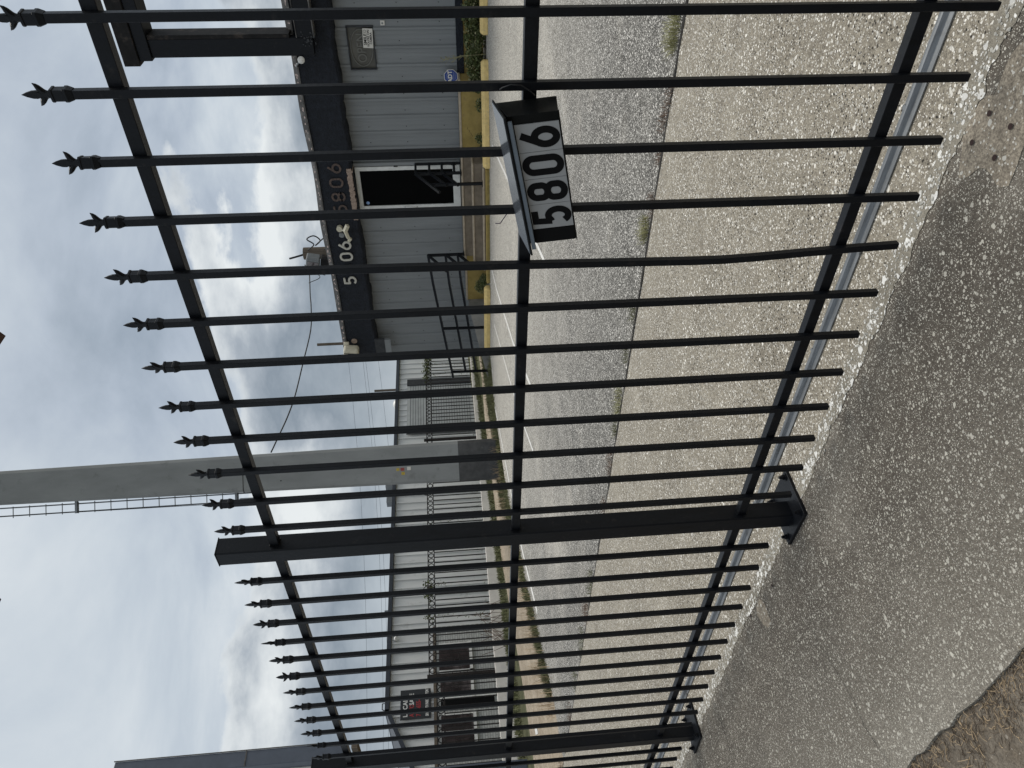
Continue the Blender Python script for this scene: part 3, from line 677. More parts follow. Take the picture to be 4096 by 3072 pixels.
b = MB(); b.tube([tuple(SM @ Vector((.115+.026*math.cos(a*.3927), .05+.026*math.sin(a*.3927), .001))) for a in range(17)], .0022, 5, False)
for dx in (-.009, .009): b.tube([tuple(SM @ Vector((.115+dx, .054, .001))), tuple(SM @ Vector((.115+dx, .062, .001)))], .0022, 5)
b.tube([tuple(SM @ Vector((.115+.014*math.cos(a), .05+.014*math.sin(a), .001))) for a in (3.5, 4.1, 4.7, 5.3, 5.9)], .002, 5)
o = b.build('smiley', 'steel_old', smile); o.location = -Vector(smile.location)
b = MB().box(-4.14, -4.06, 13.962, 13.966, 2.01, 2.085); o = b.build('sticker', 'paper'); tag(o, 'small square white sticker with a grey smudge on the siding right of the neon window', 'sticker')
b = MB().tube([(-4.105, 13.9605, 2.05), (-4.105, 13.9600, 2.05)], .018, 8); b.build('smudge', 'greyplastic', o)
oct_ = empty('alarm_sign', (-5.02, 13.90, .89), 'blue octagonal alarm sign reading ADT low on the siding above the shrub', 'sign')
def octp(r): return [(r*math.cos(R(22.5+45*k)), r*math.sin(R(22.5+45*k))) for k in range(8)]
SF = F_front(-5.02, 13.90, .885, R(2))
for r_, dz, mat_, nm in ((.135, 0, 'paper', 'rim'), (.124, .002, 'blue', 'panel')):
    b = MB(); b.prism(octp(r_), dz, dz+.004, lambda p, q, a: tuple(SF @ Vector((p, q, a)))); o = b.build(nm, mat_, oct_); o.location = -Vector(oct_.location)
o = text('ADT', .105, 'paper', SF @ Matrix.Translation((0, .012, .008)), oct_, 'lettering', .001, .0045, 1.0); o.location = -Vector(oct_.location)
b = MB()
for zq, wq in ((.072, .05), (-.052, .075), (-.080, .055)): b.box(-wq, wq, zq-.0035, zq+.0035, .0062, .0072, SF)
o = b.build('small_print', simple('faint_print', (.22, .25, .42), .5, .2, 80, 0, 0), oct_); o.location = -Vector(oct_.location)
b = MB().tube([(-5.04, 13.9, .99), (-5.04, 13.97, .99)], .006, 6); o = b.build('stake', 'steel_old', oct_); o.location = -Vector(oct_.location)
# address numbers on the fascia
def numbers(txt, xs, zc, size, mat, label, cat, off, ext=.02, xsc=.9, y=13.655):
    e = empty('address_numbers', (xs[0], y, zc), label, cat)
    for ch, x in zip(txt, xs):
        o = digit(ch, .205, size*.70, off, mat, F_front(x, y, zc, R(1.5)), e, 'numeral', ext); o.location = -Vector(e.location)
    return e
numbers('5806', (-9.27, -8.965, -8.66, -8.385), 3.265, .40, 'letter', 'raised ivory numbers 5806 on the black fascia left of the door', 'address numbers', .042, .022)
numbers('5806', (-7.55, -7.27, -6.965, -6.66), 3.235, .40, 'ghost', 'faded rusty outline of old numbers 5806 on the fascia above the door', 'address numbers', .040, .008, y=13.668)
# flood light on the fascia
fl = empty('floodlight', (-7.95, 13.6, 3.2), 'cream twin-head floodlight on the fascia beside the ivory numbers', 'floodlight')
def PL(mb, nm, mat, par, bev=0, sm=False):
    o = mb.build(nm, mat, par, bevel=bev, smooth=sm); o.location = -Vector(par.location); return o
PL(MB().tube([(-7.97, 13.68, 3.31), (-7.97, 13.60, 3.31)], .062, 16), 'base', 'beige', fl)
PL(MB().tube([(-8.13, 13.68, 3.29), (-8.13, 13.63, 3.29)], .055, 14), 'old_box', 'greyplastic', fl)
PL(MB().box(-.08, .08, -.05, .03, -.036, .036, Matrix.Translation((-7.90, 13.53, 3.16)) @ Matrix.Rotation(R(28), 4, 'Y') @ Matrix.Rotation(R(25), 4, 'X')), 'lamp_head', 'beige', fl, .01)
PL(MB().box(-.09, .09, -.05, .03, -.034, .034, Matrix.Translation((-8.045, 13.53, 3.17)) @ Matrix.Rotation(R(-14), 4, 'Y') @ Matrix.Rotation(R(25), 4, 'X')), 'lamp_head', 'beige', fl, .01)
PL(MB().box(-.045, .045, -.04, .03, -.028, .028, Matrix.Translation((-8.17, 13.52, 3.12)) @ Matrix.Rotation(R(40), 4, 'Y')), 'sensor', 'beige', fl, .008)
PL(MB().tube([(-7.98, 13.6, 3.27), (-7.98, 13.53, 3.17)], .02, 8), 'swivel', 'beige', fl)
# gooseneck lamp
gn = empty('gooseneck_lamp', (-4.70, 13.62, 3.60), 'small round white lamp on a bent arm at the top of the fascia', 'lamp')
PL(MB().tube([(-4.72, 13.66, 3.60), (-4.66, 13.52, 3.585), (-4.60, 13.44, 3.55), (-4.56, 13.41, 3.50)], .016, 8), 'arm', 'greyplastic', gn, sm=True)
PL(MB().tube([(-4.545, 13.47, 3.50), (-4.535, 13.44, 3.48), (-4.51, 13.38, 3.455), (-4.505, 13.37, 3.452)], [.02, .045, .062, .055], 16), 'lamp_head', 'white', gn, sm=True)
# wall pack at the left end
wp = empty('wall_light', (-11.2, 13.5, 3.48), 'big beige ribbed wall light tilted at the left end of the fascia', 'wall light')
WM = Matrix.Translation((-11.19, 13.50, 3.48)) @ Matrix.Rotation(R(7), 4, 'Y')
PL(MB().box(-.165, .165, -.13, .10, -.175, .175, WM), 'housing', 'beige', wp, .05)
b = MB()
for xr in (-.095, -.015, .065): b.box(xr-.007, xr+.007, -.136, -.128, -.16, .16, WM)
PL(b, 'grooves', 'steel_old', wp)
PL(MB().box(-11.05, -10.99, 13.56, 13.66, 3.52, 3.64), 'bracket', 'beige', wp, .01)
# big square sign frame standing over the fascia
sf = empty('sign_frame', (-4.3, 13.5, 3.2), 'large empty dark steel sign frame rising above the roof', 'sign frame')
PL(MB().box(-4.57, 1.2, 13.36, 13.62, 6.14, 6.40), 'top_beam', 'steel_old', sf, .01)
PL(MB().box(-4.50, 1.2, 13.40, 13.84, 5.93, 6.137), 'top_channel', 'steel', sf, .01)
PL(MB().box(-4.46, -4.17, 13.44, 13.62, 3.22, 5.927), 'leg', 'steel', sf, .006)
PL(MB().box(-4.167, -4.10, 13.44, 13.80, 3.60, 5.927), 'leg_flange', 'steel_old', sf, .004)
PL(MB().box(.70, 1.00, 13.44, 13.62, 3.22, 5.927), 'leg', 'steel', sf, .006)
PL(MB().box(-4.16, .69, 13.43, 13.60, 3.20, 3.47), 'bottom_beam', 'steel', sf, .006)
b = MB(); b.box(-4.16, .69, 13.42, 13.61, 3.472, 3.482); b.box(-4.16, .69, 13.42, 13.61, 3.178, 3.197); PL(b, 'angle_iron', 'coping', sf)
b = MB()
for _ in range(26):
    x, z = random.uniform(-4.3, -4.05), random.uniform(3.16, 3.40); s = random.uniform(.01, .028)
    b.quad(*[(x+s*math.cos(a)*random.uniform(.4, 1.1), 13.42-random.uniform(0, .01), z+s*math.sin(a)*random.uniform(.4, 1.1)) for a in (0, 1, 2.2, 3.1, 4.2, 5.3)])
PL(b, 'torn_metal', 'tar2', sf)

# ------------------------------------------------------------------ steps, landing, ramp
st = empty('entrance_steps', (-7.5, 13.3, .28), 'three worn brown concrete steps up to the glass door', 'steps')
for (y0, y1, z) in ((13.50, 13.96, .725), (13.20, 13.96, .535), (12.96, 13.96, .335)):
    zb = {.725: .5355, .535: .3355, .335: .1}[z]
    PL(MB().box(-8.66, -6.42, y0, y1 if z == .725 else (13.50 if z == .535 else 13.20)+.0, zb, z), 'riser', 'step', st)
    PL(MB().box(-8.68, -6.40, y0-.02, y1 if z == .725 else (13.499 if z == .535 else 13.199), z+.0005, z+.034), 'tread', 'nosing', st, .008)
yw = empty('landing_wall', (-5.7, 13.6, .28), 'low yellow painted landing wall right of the steps', 'wall')
PL(MB().box(-6.398, -4.99, 13.60, 13.96, .1, .72), 'wall', 'yellow_wall', yw)
PL(MB().box(-6.398, -4.97, 13.585, 13.96, .721, .762), 'capping', 'nosing', yw, .008)
crk = MB(); 
for k in range(9): crk.box(-6.05+k*.02, -6.03+k*.02, 13.597, 13.6, .52+.012*math.sin(k*2)+k*.012, .526+.012*math.sin(k*2)+k*.012)
PL(crk, 'wall_crack', 'crack', yw)
ly = empty('landing_block', (-9.3, 13.6, .28), 'yellow painted concrete block at the top of the ramp', 'wall')
PL(MB().box(-9.88, -8.682, 13.60, 13.96, .1, .70), 'wall', 'yellow_wall', ly)
PL(MB().box(-9.88, -8.682, 13.585, 13.96, .701, .735), 'capping', 'nosing', ly, .006)
b = MB(); b.prism([(-9.882, .1), (-9.882, .70), (-11.85, .33), (-12.1, .27), (-12.1, .1)], 13.30, 13.96, lambda p, q, a: (p, a, q))
tag(b.build('access_ramp', 'conc', bevel=.006), 'plain grey concrete ramp sloping down left of the yellow block', 'ramp')
def rail(name, label, bars, posts_, r=.031):
    e = empty(name, bars[0][0], label, 'handrail')
    for p in bars: PL(MB().tube(p, r, 4), 'rail', 'steel', e)
    for p in posts_:
        PL(MB().tube(p, r*1.1, 4), 'post', 'steel', e)
        x, y, z = p[0]; PL(MB().box(x-.05, x+.05, y-.05, y+.05, z+.001, z+.010), 'foot_plate', 'steel', e)
    return e
xr = -6.74
rail('handrail', 'black steel handrail on the right side of the steps', [[(xr, 13.95, 1.66), (xr, 13.50, 1.66)], [(xr, 13.50, 1.66), (xr, 12.72, 1.20)], [(xr, 13.95, 1.39), (xr, 13.5, 1.39)], [(xr, 13.5, 1.37), (xr, 12.98, 1.06)], [(xr, 13.95, 1.14), (xr, 13.5, 1.14)], [(xr, 13.5, 1.13), (xr, 12.98, .84)], [(xr, 13.95, .90), (xr, 13.5, .90)]],
     [[(xr, 13.50, .762), (xr, 13.50, 1.66)], [(xr, 13.03, .371), (xr, 13.03, 1.35)], [(xr, 13.93, .762), (xr, 13.93, 1.64)]])
xl = -8.6
rail('ramp_handrail', 'long black steel handrail running down the ramp left of the steps', [[(xl, 13.5, 1.53), (-9.2, 13.3, 1.46), (-11.95, 13.3, 1.13)], [(xl, 13.5, 1.16), (-9.2, 13.3, 1.11), (-11.8, 13.3, .82)], [(xl, 13.5, .90), (-9.2, 13.3, .85), (-11.8, 13.3, .57)],
     [(xl, 13.5, 1.53), (xl, 12.85, 1.15)], [(xl, 13.5, 1.16), (xl, 12.98, .84)], [(xl, 13.5, .90), (xl, 12.98, .58)]],
     [[(xl, 13.48, .76), (xl, 13.48, 1.53)], [(xl, 13.03, .371), (xl, 13.03, 1.26)], [(-10.45, 13.28, .30), (-10.45, 13.3, 1.31)], [(-11.78, 13.28, .275), (-11.78, 13.3, 1.15)]])

b = MB()
for _ in range(420):
    x, y = random.uniform(-9, 1), random.uniform(1.75, 3.3); s_ = random.uniform(.001, .0035); z = gz(y)+s_*.4+.0005; a = random.uniform(0, 3)
    rg = [(x+math.cos(a+1.2566*q)*s_*random.uniform(.7, 1.3), y+math.sin(a+1.2566*q)*s_*random.uniform(.7, 1.3), z) for q in range(5)]
    for q in range(5): b.quad(rg[q], rg[(q+1) % 5], (x, y, z+s_*.5))
tag(b.build('grit', 'soil'), 'loose brown grit scattered on the pale driveway slab', 'grit', kind='stuff')

# ------------------------------------------------------------------ yellow parking blocks
def block(x0, y0, x1, y1, label):
    a, c = Vector((x0, y0)), Vector((x1, y1)); Ln = (c-a).length; an = math.atan2(c.y-a.y, c.x-a.x); mid = (a+c)/2
    b = MB(); b.loft([(0, 0, 0, Ln/2, .085, .03), (0, 0, .075, Ln/2, .080, .03), (0, 0, .125, Ln/2-.03, .050, .02)])
    o = b.build('parking_block', 'yellow', bevel=.006); o.location = (mid.x, mid.y, gz(mid.y)-.011); o.rotation_euler = (.0235, 0, an)
    return tag(o, label, 'parking block', 'yellow parking blocks along the front of the building')
block(-4.02, 13.02, -2.2, 13.02, 'yellow concrete parking block in front of the shrub, furthest right')
block(-6.26, 12.70, -4.42, 12.98, 'yellow concrete parking block in front of the yellow landing wall')
block(-11.0, 12.98, -8.98, 12.78, 'yellow concrete parking block below the ramp handrail')
b = MB(); b.box(-8.9, -6.35, 12.78, 12.93, .15, .325); tag(b.build('low_kerb', 'yellow_wall', bevel=.01), 'low weathered yellow kerb with weeds at the foot of the steps', 'kerb')

# ------------------------------------------------------------------ plants at the building
def shrub(name, label, cat, blobs, n, flowers=.2, size=.03):
    e = empty(name, (blobs[0][0], blobs[0][1], gz(blobs[0][1])), label, cat)
    b = MB(); f = MB(); s = MB()
    for x, y, z, rx, ry, rz_ in blobs:
        leaves(b, (x, y, z), (rx, ry, rz_), int(n), size); leaves(f, (x, y, z), (rx*1.05, ry*1.1, rz_*1.08), int(n*flowers), size*.6, .7)
        for _ in range(6): s.tube([(x+random.uniform(-.3, .3)*rx, y, gz(y)), (x+random.uniform(-1, 1)*rx*.7, y+random.uniform(-1, 1)*ry*.6, z+rz_*.4)], .005, 5)
    PL(b, 'foliage', 'leaf', e); PL(f, 'pale_leaves', 'leaf_pale', e); PL(s, 'stem', 'wood', e); return e
shrub('shrub', 'dense green shrub with pale leaves under the black base board', 'shrub', [(-4.95, 13.45, .42, .2, .2, .15), (-4.6, 13.4, .46, .28, .25, .19), (-4.2, 13.4, .46, .28, .25, .19), (-3.8, 13.4, .48, .28, .25, .21), (-3.3, 13.4, .46, .35, .25, .2), (-2.7, 13.4, .46, .4, .25, .2)], 1300)
shrub('wall_weed', 'small green weed at the foot of the yellow wall beside the shrub', 'weed', [(-5.35, 13.35, .38, .13, .12, .09)], 260, .1, .022)
shrub('wall_weed', 'leafy weed against the middle of the yellow landing wall', 'weed', [(-5.95, 13.3, .40, .10, .12, .11), (-6.2, 13.3, .36, .16, .1, .08)], 240, .1, .022)
shrub('ramp_bush', 'green bush growing beside the yellow block at the ramp', 'bush', [(-9.25, 13.2, .42, .16, .16, .15), (-9.05, 13.15, .36, .14, .14, .1)], 600, .25, .022)
e = empty('tall_weed', (-4.42, 13.25, .28), 'tall thin flowering weed stalk rising from the shrub before the siding', 'weed')
b = MB().tube([(-4.42, 13.25, .28), (-4.44, 13.24, .7), (-4.50, 13.22, 1.02)], .006, 5); f = MB()
for _ in range(26):
    z = random.uniform(.72, 1.12); x = -4.45-(z-.7)*.15; a = random.uniform(-1, 1)
    b.tube([(x, 13.24, z-.06), (x+a*.06, 13.22+random.uniform(-.04, .04), z)], .0022, 4); leaves(f, (x+a*.06, 13.22, z), (.012, .012, .012), 3, .011)
PL(b, 'stem', 'leaf_pale', e); PL(f, 'flower', 'leaf_pale', e)
# weeds in the joint between driveway slab and lot, plus along the yellow kerb
def tuft(x, y, z, n, h, spread, mat, label, name='weed_tuft', group='weed tufts in the driveway joint'):
    b = MB()
    for _ in range(int(n*.9)):
        a = random.uniform(0, 6.28); r_ = spread*1.15*random.random()**.5
        blade(b, (math.cos(a)*r_*1.5, math.sin(a)*r_*.9, 0), h*random.uniform(.25, .75), h*random.uniform(.2, .9), .0012)
    o = b.build(name, mat); o.location = (x, y, z); return tag(o, label, 'weed', group)
JT = [(-1.07, 3.45, 'grass_pale', .09, .055, 300, 'pale green weed tuft in the driveway joint, nearest the right edge of the view'), (-1.33, 3.39, 'brownweed', .045, .05, 110, 'brown withered weed tuft beside the palest green tuft of the joint'),
      (-1.47, 3.42, 'brownweed', .05, .04, 110, 'dark brown weed tuft in the joint, lower right of the number box'), (-1.64, 3.40, 'brownweed', .05, .03, 70, 'small brown weed in the joint just below the number box'),
      (-1.90, 3.38, 'brownweed', .055, .045, 120, 'reddish brown weed tuft in the joint below the left end of the number box'), (-2.08, 3.43, 'grass_pale', .08, .05, 260, 'rounded pale green tuft in the joint between two pickets left of the number box'),
      (-2.62, 3.41, 'grass', .06, .045, 130, 'thin green tuft in the joint right of the three wide gaps'), (-2.95, 3.42, 'grass', .055, .05, 120, 'green tuft in the joint with a flat spread'),
      (-3.37, 3.42, 'grass_pale', .07, .07, 260, 'wide yellow green tuft in the joint right of the broad post'), (-3.62, 3.42, 'grass', .05, .05, 120, 'small green tuft in the joint closest to the broad post on its right'),
      (-3.95, 3.40, 'brownweed', .06, .08, 190, 'long brown green weed strip in the joint by the broad post'), (-4.45, 3.40, 'brownweed', .05, .05, 110, 'brown tuft in the joint seen just right of the broad post'),
      (-5.5, 3.41, 'grass', .07, .09, 220, 'green tuft in the joint left of the broad post'), (-5.95, 3.40, 'brownweed', .08, .10, 220, 'brown bushy weed in the joint left of the broad post'), (-6.5, 3.40, 'grass', .06, .12, 220, 'low green weeds in the joint in front of the tan path')]
for x, y, mt_, h, sp_, n, lb in JT: tuft(x, y, gz(y)-.012, n, h, sp_, mt_, lb)
for k, x in enumerate((-7.3, -8.1, -8.9, -9.7)):
    tuft(x, 3.41, gz(3.41)-.012, 170, .07, .1, 'brownweed' if k % 2 else 'grass', '%s of the four dry weed tufts far along the driveway joint' % ('nearest', 'second nearest', 'third nearest', 'farthest')[k], group='far weed tufts in the driveway joint')
KL = ['green weed at the right end of the low yellow kerb, nearest the landing wall', 'green weed on the low yellow kerb under the lower post of the short handrail', 'green weed on the low yellow kerb before the middle of the steps', 'green weed on the low yellow kerb straight below the door handle', 'green weed on the low yellow kerb under the ramp handrail end post', 'green weed at the left end of the low yellow kerb, touching the parking block']
for k, (x, y) in enumerate(((-6.55, 12.8), (-7.0, 12.78), (-7.5, 12.8), (-8.0, 12.78), (-8.5, 12.8), (-8.85, 12.85))):
    tuft(x, y-.05, gz(y)-.01, 160, .10, .14, 'grass', KL[k], 'kerb_weed', 'weeds along the low yellow kerb')
# grass strips
def strip_grass(name, label, polys, n, h, mat, wd=.006):
    b = MB()
    for (xa, ya, xb, yb, w1) in polys:
        for _ in range(n):
            f = random.random(); x = xa+(xb-xa)*f+random.gauss(0, w1*.42); y = ya+(yb-ya)*f+random.gauss(0, w1*.1)
            blade(b, (x, y, gz(y)-.03), h*random.uniform(.35, 1.15), h*random.uniform(.1, .7), wd)
    o = b.build(name, mat); return tag(o, label, 'grass', kind='stuff')
strip_grass('grass', 'green grass growing between the parking lot and the tan path', [(-11.5, 12.9, -12.1, 11.4, .7), (-11.85, 11.6, -11.9, 9.6, .22), (-12.9, 11.4, -12.6, 9.8, .4), (-11.9, 9.6, -11.5, 8.3, .5), (-11.3, 8.4, -10.6, 6.3, .3), (-10.5, 6.3, -9.6, 4.3, .25), (-12.6, 16, -12.6, 13, .9)], 2600, .10, 'grass')
strip_grass('dry_grass', 'thin dry stalks at the lot edge near the tan path', [(-10.9, 7.2, -9.5, 4.0, .5), (-12.2, 11.5, -11.8, 8.6, .5)], 260, .28, 'dry', .004)
strip_grass('ground_cover', 'leafy weeds along the whitewashed kerb of the neighbouring fence', [(-15.9, 21, -15.9, 15, .9), (-15.9, 15, -16.0, 10, .9), (-16.1, 10, -16.4, 4, 1.1)], 4600, .10, 'grass', .012)
# dead grass and roots creeping over the near slab edge
b = MB(); b2 = MB()
clumps = [(random.uniform(-3.4, -.6), random.gauss(.585, .03), random.uniform(.02, .07)) for _ in range(60)]
for k_ in range(5200):
    cx, cy, cr_ = random.choice(clumps) if k_ % 4 else (random.uniform(-3.4, -.5), .612, .02)
    x = cx+random.gauss(0, cr_*1.3); y = min(.637, cy+random.gauss(0, cr_*.55)); p = Vector((x, y, -.010)); a = random.uniform(0, 6.28); wv = random.gauss(0, .35)
    pts_ = [p]; sl_ = random.uniform(.004, .010)
    for k in range(4):
        a += wv+random.gauss(0, .35); pts_.append(pts_[-1]+Vector((math.cos(a)*sl_, math.sin(a)*sl_, random.uniform(-.0015, .0035))))
    (b if k_ % 3 == 0 else b2).tube(pts_, random.uniform(.0004, .0008), 3, False)
tag(b.build('dead_grass', 'dry'), 'matted dead tan grass along the near edge of the dark slab', 'grass', kind='stuff')
tag(b2.build('dead_roots', simple('roots', (.10, .075, .052), .9, .5, 30, 0, 0)), 'dark brown dead roots matted under the tan grass at the near slab edge', 'roots', kind='stuff')

# ------------------------------------------------------------------ tall concrete pole
CP = Vector((-12.46, 11.05, 0)); ang = math.atan2(12.46, -11.05)
bp = empty('billboard_pole', (CP.x, CP.y, .22), 'tall grey concrete pole with a dark painted foot and climbing ladder', 'pole')
PM = Matrix.Translation(CP) @ Matrix.Rotation(math.atan2(-11.05, 12.46)+R(90)-R(2), 4, 'Z')   # local -Y faces the fence corner
def polep(z0, z1, grow=0.):
    b = MB(); W = lambda z: .445-(z-.2)*.0088+grow
    b.loft([(0, 0, z0, W(z0), W(z0), .055), (0, 0, z1, W(z1), W(z1), .055)]); b.v = [tuple(PM @ Vector(q)) for q in b.v]; return b
PL(polep(1.105, 14.6), 'pole', 'pole', bp); PL(polep(.1, 1.105, .004), 'painted_foot', 'polebase', bp)
PL(polep(5.72, 5.735, .003), 'joint_band', 'crack', bp)
Wt = lambda z: .445-(z-.2)*.0088
b = MB(); c = MB()
for s in (.03, .20): b.tube([tuple(PM @ Vector((-Wt(5.4)-s, -.05, 5.45))), tuple(PM @ Vector((-Wt(14)-s-.09, -.05, 14)))], .014, 4)
PL(b, 'ladder_rail', 'galv', bp)
z = 5.6
while z < 14:
    sx = -Wt(5.4)-.0105*(z-5.45); c.tube([tuple(PM @ Vector((sx+.04, -.05, z))), tuple(PM @ Vector((sx-.20, -.05, z)))], .010, 5); z += .335
PL(c, 'ladder_rungs', 'greyplastic', bp)
b = MB()
for z in (5.95, 9.3): b.box(-Wt(z)-.27, -Wt(z)+.02, -.08, -.02, z, z+.05, PM)
b.box(-Wt(5.8)-.24, -Wt(5.8)-.14, -.10, 0, 5.50, 5.9, PM)
PL(b, 'ladder_bracket', 'galv', bp)
b = MB().tube([tuple(PM @ Vector((-Wt(z)-.235-.0019*(z-5.45)**1.5, -.06, z))) for z in (5.6, 7, 8.5, 10, 11, 12, 14)], .006, 5); PL(b, 'ladder_cable', 'cable', bp)
for (lx, z, sx, sz, mt_) in ((-.10, 2.43, .030, .040, 'sticker_y'), (-.10, 2.33, .032, .050, 'sticker_r'), (-.19, 2.32, .032, .045, 'sticker_y'), (-.09, 2.19, .036, .050, 'paper')):
    b = MB(); W_ = Wt(z)+.002; b.box(lx-sx, lx+sx, -W_-.002, -W_+.001, z-sz*.8, z+sz*.8, PM); PL(b, 'sticker', mt_, bp)
b = MB(); b.tube([tuple(PM @ Vector((-.19, -Wt(4.9)-.004, 4.93))), tuple(PM @ Vector((-.19, -Wt(4.9)+.01, 4.93)))], .014, 8); PL(b, 'bolt_hole', 'crack', bp)
# cross beam above the frame with the bracket that dips into view
b = MB(); b.box(-16.5, -7.2, 10.7, 10.95, 12.6, 13.0); PL(b, 'cross_beam', 'steel_old', bp)
b = MB(); b.box(-8.33, -8.17, 10.7, 10.85, 9.55, 12.6); PL(b, 'hanger', 'rust', bp)
b = MB(); b.prism([(-8.55, 9.62), (-8.0, 9.55), (-8.17, 9.13), (-8.36, 9.02), (-8.42, 9.3)], 10.75, 11.0, lambda p, q, a: (p, a, q)); PL(b, 'bracket', 'rust', bp)

# service cable from the utility pole to the tall pole
cb_pts = [(-8.41, 4.02, 17.5), (-8.62, 3.96, 17), (-8.84, 4.01, 16.4), (-9.16, 4.03, 15.9), (-9.48, 4.07, 15.4), (-10.09, 4.2, 14.6), (-11.01, 4.49, 13.6), (-12.0, 4.87, 12.7), (-12.7, 5.18, 12.0), (-13.32, 5.47, 11.6), (-13.93, 5.83, 11.35)]
b = MB(); pa = [Vector((x*y/13, y, 1.1208+(z-1.1208)*y/13+.02*math.sin(k*2.3))) for k, (x, z, y) in enumerate(cb_pts)]
b.tube(curve(pa, 4), .016, 6); tag(b.build('service_cable', 'cable', smooth=True), 'thick black overhead cable sagging between the utility pole and the tall concrete pole', 'cable')
# utility pole behind the roof
up = empty('utility_pole', (-11.25, 18, .35), 'dark wooden utility pole top with service cables behind the roof', 'utility pole')
PL(MB().tube([(-11.30, 18, .3), (-11.27, 18, 5.10)], .17, 14), 'pole', 'wood', up)
PL(MB().tube([(-11.30, 18, 5.10), (-11.36, 18, 5.30), (-11.42, 18, 5.52)], .028, 6), 'insulator_pin', 'steel_old', up)
PL(MB().box(-11.72, -11.44, 17.75, 17.95, 4.02, 4.42), 'bracket', 'steel', up, .01)
b = MB()
b.tube(curve([(-11.1, 17.9, 4.95), (-10.9, 17.85, 4.75), (-10.7, 17.8, 4.9), (-10.6, 17.8, 4.70), (-10.75, 17.8, 4.55), (-10.9, 17.8, 4.7), (-10.6, 17.7, 4.4), (-10.35, 17.5, 4.1)]), .018, 6)
b.tube(curve([(-11.1, 17.9, 4.5), (-10.9, 17.8, 4.35), (-10.7, 17.8, 4.2), (-10.65, 17.6, 3.8)]), .016, 6)
b.tube(curve([(-11.3, 17.8, 5.0), (-11.6, 17.7, 4.95), (-11.8, 17.6, 4.7), (-11.85, 17.4, 5.0)]), .010, 6)
b.tube(curve([(-11.4, 17.8, 4.9), (-11.72, 17.75, 4.85), (-11.75, 17.6, 4.55)]), .008, 6)
PL(b, 'looped_cable', 'cable', up, sm=True)
tf = empty('roof_floodlight', (-11.5, 17.0, 4.0), 'grey glass-fronted floodlight beside the utility pole behind the coping', 'floodlight')
TM = Matrix.Translation((-10.93, 17.0, 4.56)) @ Matrix.Rotation(R(12), 4, 'Y')
PL(MB().box(-.22, .17, -.15, .15, -.05, .30, TM), 'housing', 'greyplastic', tf, .03)
PL(MB().box(-.21, .08, -.158, -.151, -.02, .26, TM), 'glass', 'winglass', tf)
PL(MB().box(-.20, .19, -.14, .14, -.32, -.07, TM), 'ballast_box', 'steel_old', tf, .03)
PL(MB().tube([(-10.9, 17.0, 4.4), (-10.9, 17.0, 3.6)], .04, 8), 'stand', 'steel', tf)
# small wooden and pipe poles behind the roofs
def ray_at(px_, py_, X=None, Y_=None): pass
for (x, y, zt, r_, lb) in ((-14.55, 18, 5.26, .045, 'thin wooden pole standing behind the left end of the fascia'), (-24.0, 28.9, 5.85, .07, 'short wooden pole top behind the white building, right of its vent'), (-24.0, 26.0, 4.9, .06, 'pale broken pole top behind the white building roof')):
    tag(MB().tube([(x, y, .3), (x, y, zt)], r_, 8).build('wooden_pole', 'wood'), lb, 'pole')
# thin far wires
for k, (z0, z1) in enumerate(((8.0, 7.0), (7.2, 6.3), (7.1, 6.2), (6.4, 5.6))):
    b = MB(); P0 = Vector((-22, 40, z0)); P1 = Vector((-44, 14, z1-.2*k)); q = [P0.lerp(P1, t_/12)+Vector((0, 0, -.8*math.sin(math.pi*t_/12))) for t_ in range(13)]
    b.tube(q, .007, 4); tag(b.build('power_line', 'cable'), '%s of the thin far power lines above the white building' % ('highest', 'second highest', 'third highest', 'lowest')[k], 'power line', 'thin far power lines above the white building')

# ------------------------------------------------------------------ white building on the left
WX = -20.2
wb = empty('white_building', (WX, 15, .3), 'long white metal and brick building with black roof trim', 'building')
poly = [(33, .1), (33, 3.33), (8.95, 3.33), (3.2, .75), (3.2, .02)]
wwo = PL(MB().prism([(a, c) for a, c in poly], WX-.02, WX-13, lambda p, q, a: (a, p, q)), 'wall', 'siding_w', wb)
b = MB(); y = 3.3
while y < 33:
    for dy, wd_ in ((0, .06),):
        zt = 3.32 if y > 9 else .75+(y-3.2)*.4487
        zb = 2.10 if y < 11.35 else .5
        if 19.30 < y < 22.4: zb = 3.0
        if zt > zb: b.box(WX-.019, WX+.022, y, y+.05, zb, zt-.01)
    y += .305
absorb(wwo, PL(b, 'wall_ribs', 'siding_w', wb))
PL(MB().box(WX-13, WX+.09, 8.95, 33, 3.335, 3.455), 'roof_edge', 'darktrim', wb, .005)
b = MB(); b.prism([(9.0, 3.335), (9.0, 3.455), (3.1, .83), (3.1, .70)], WX-13, WX+.09, lambda p, q, a: (a, p, q)); PL(b, 'sloping_trim', 'darktrim', wb)
PL(MB().box(WX-.015, WX+.06, 3.2, 11.35, .1, 2.04), 'brick_wall', 'brickw', wb)
PL(MB().box(WX-.015, WX+.10, 3.2, 11.35, 2.045, 2.12), 'soffit_trim', 'wood', wb)
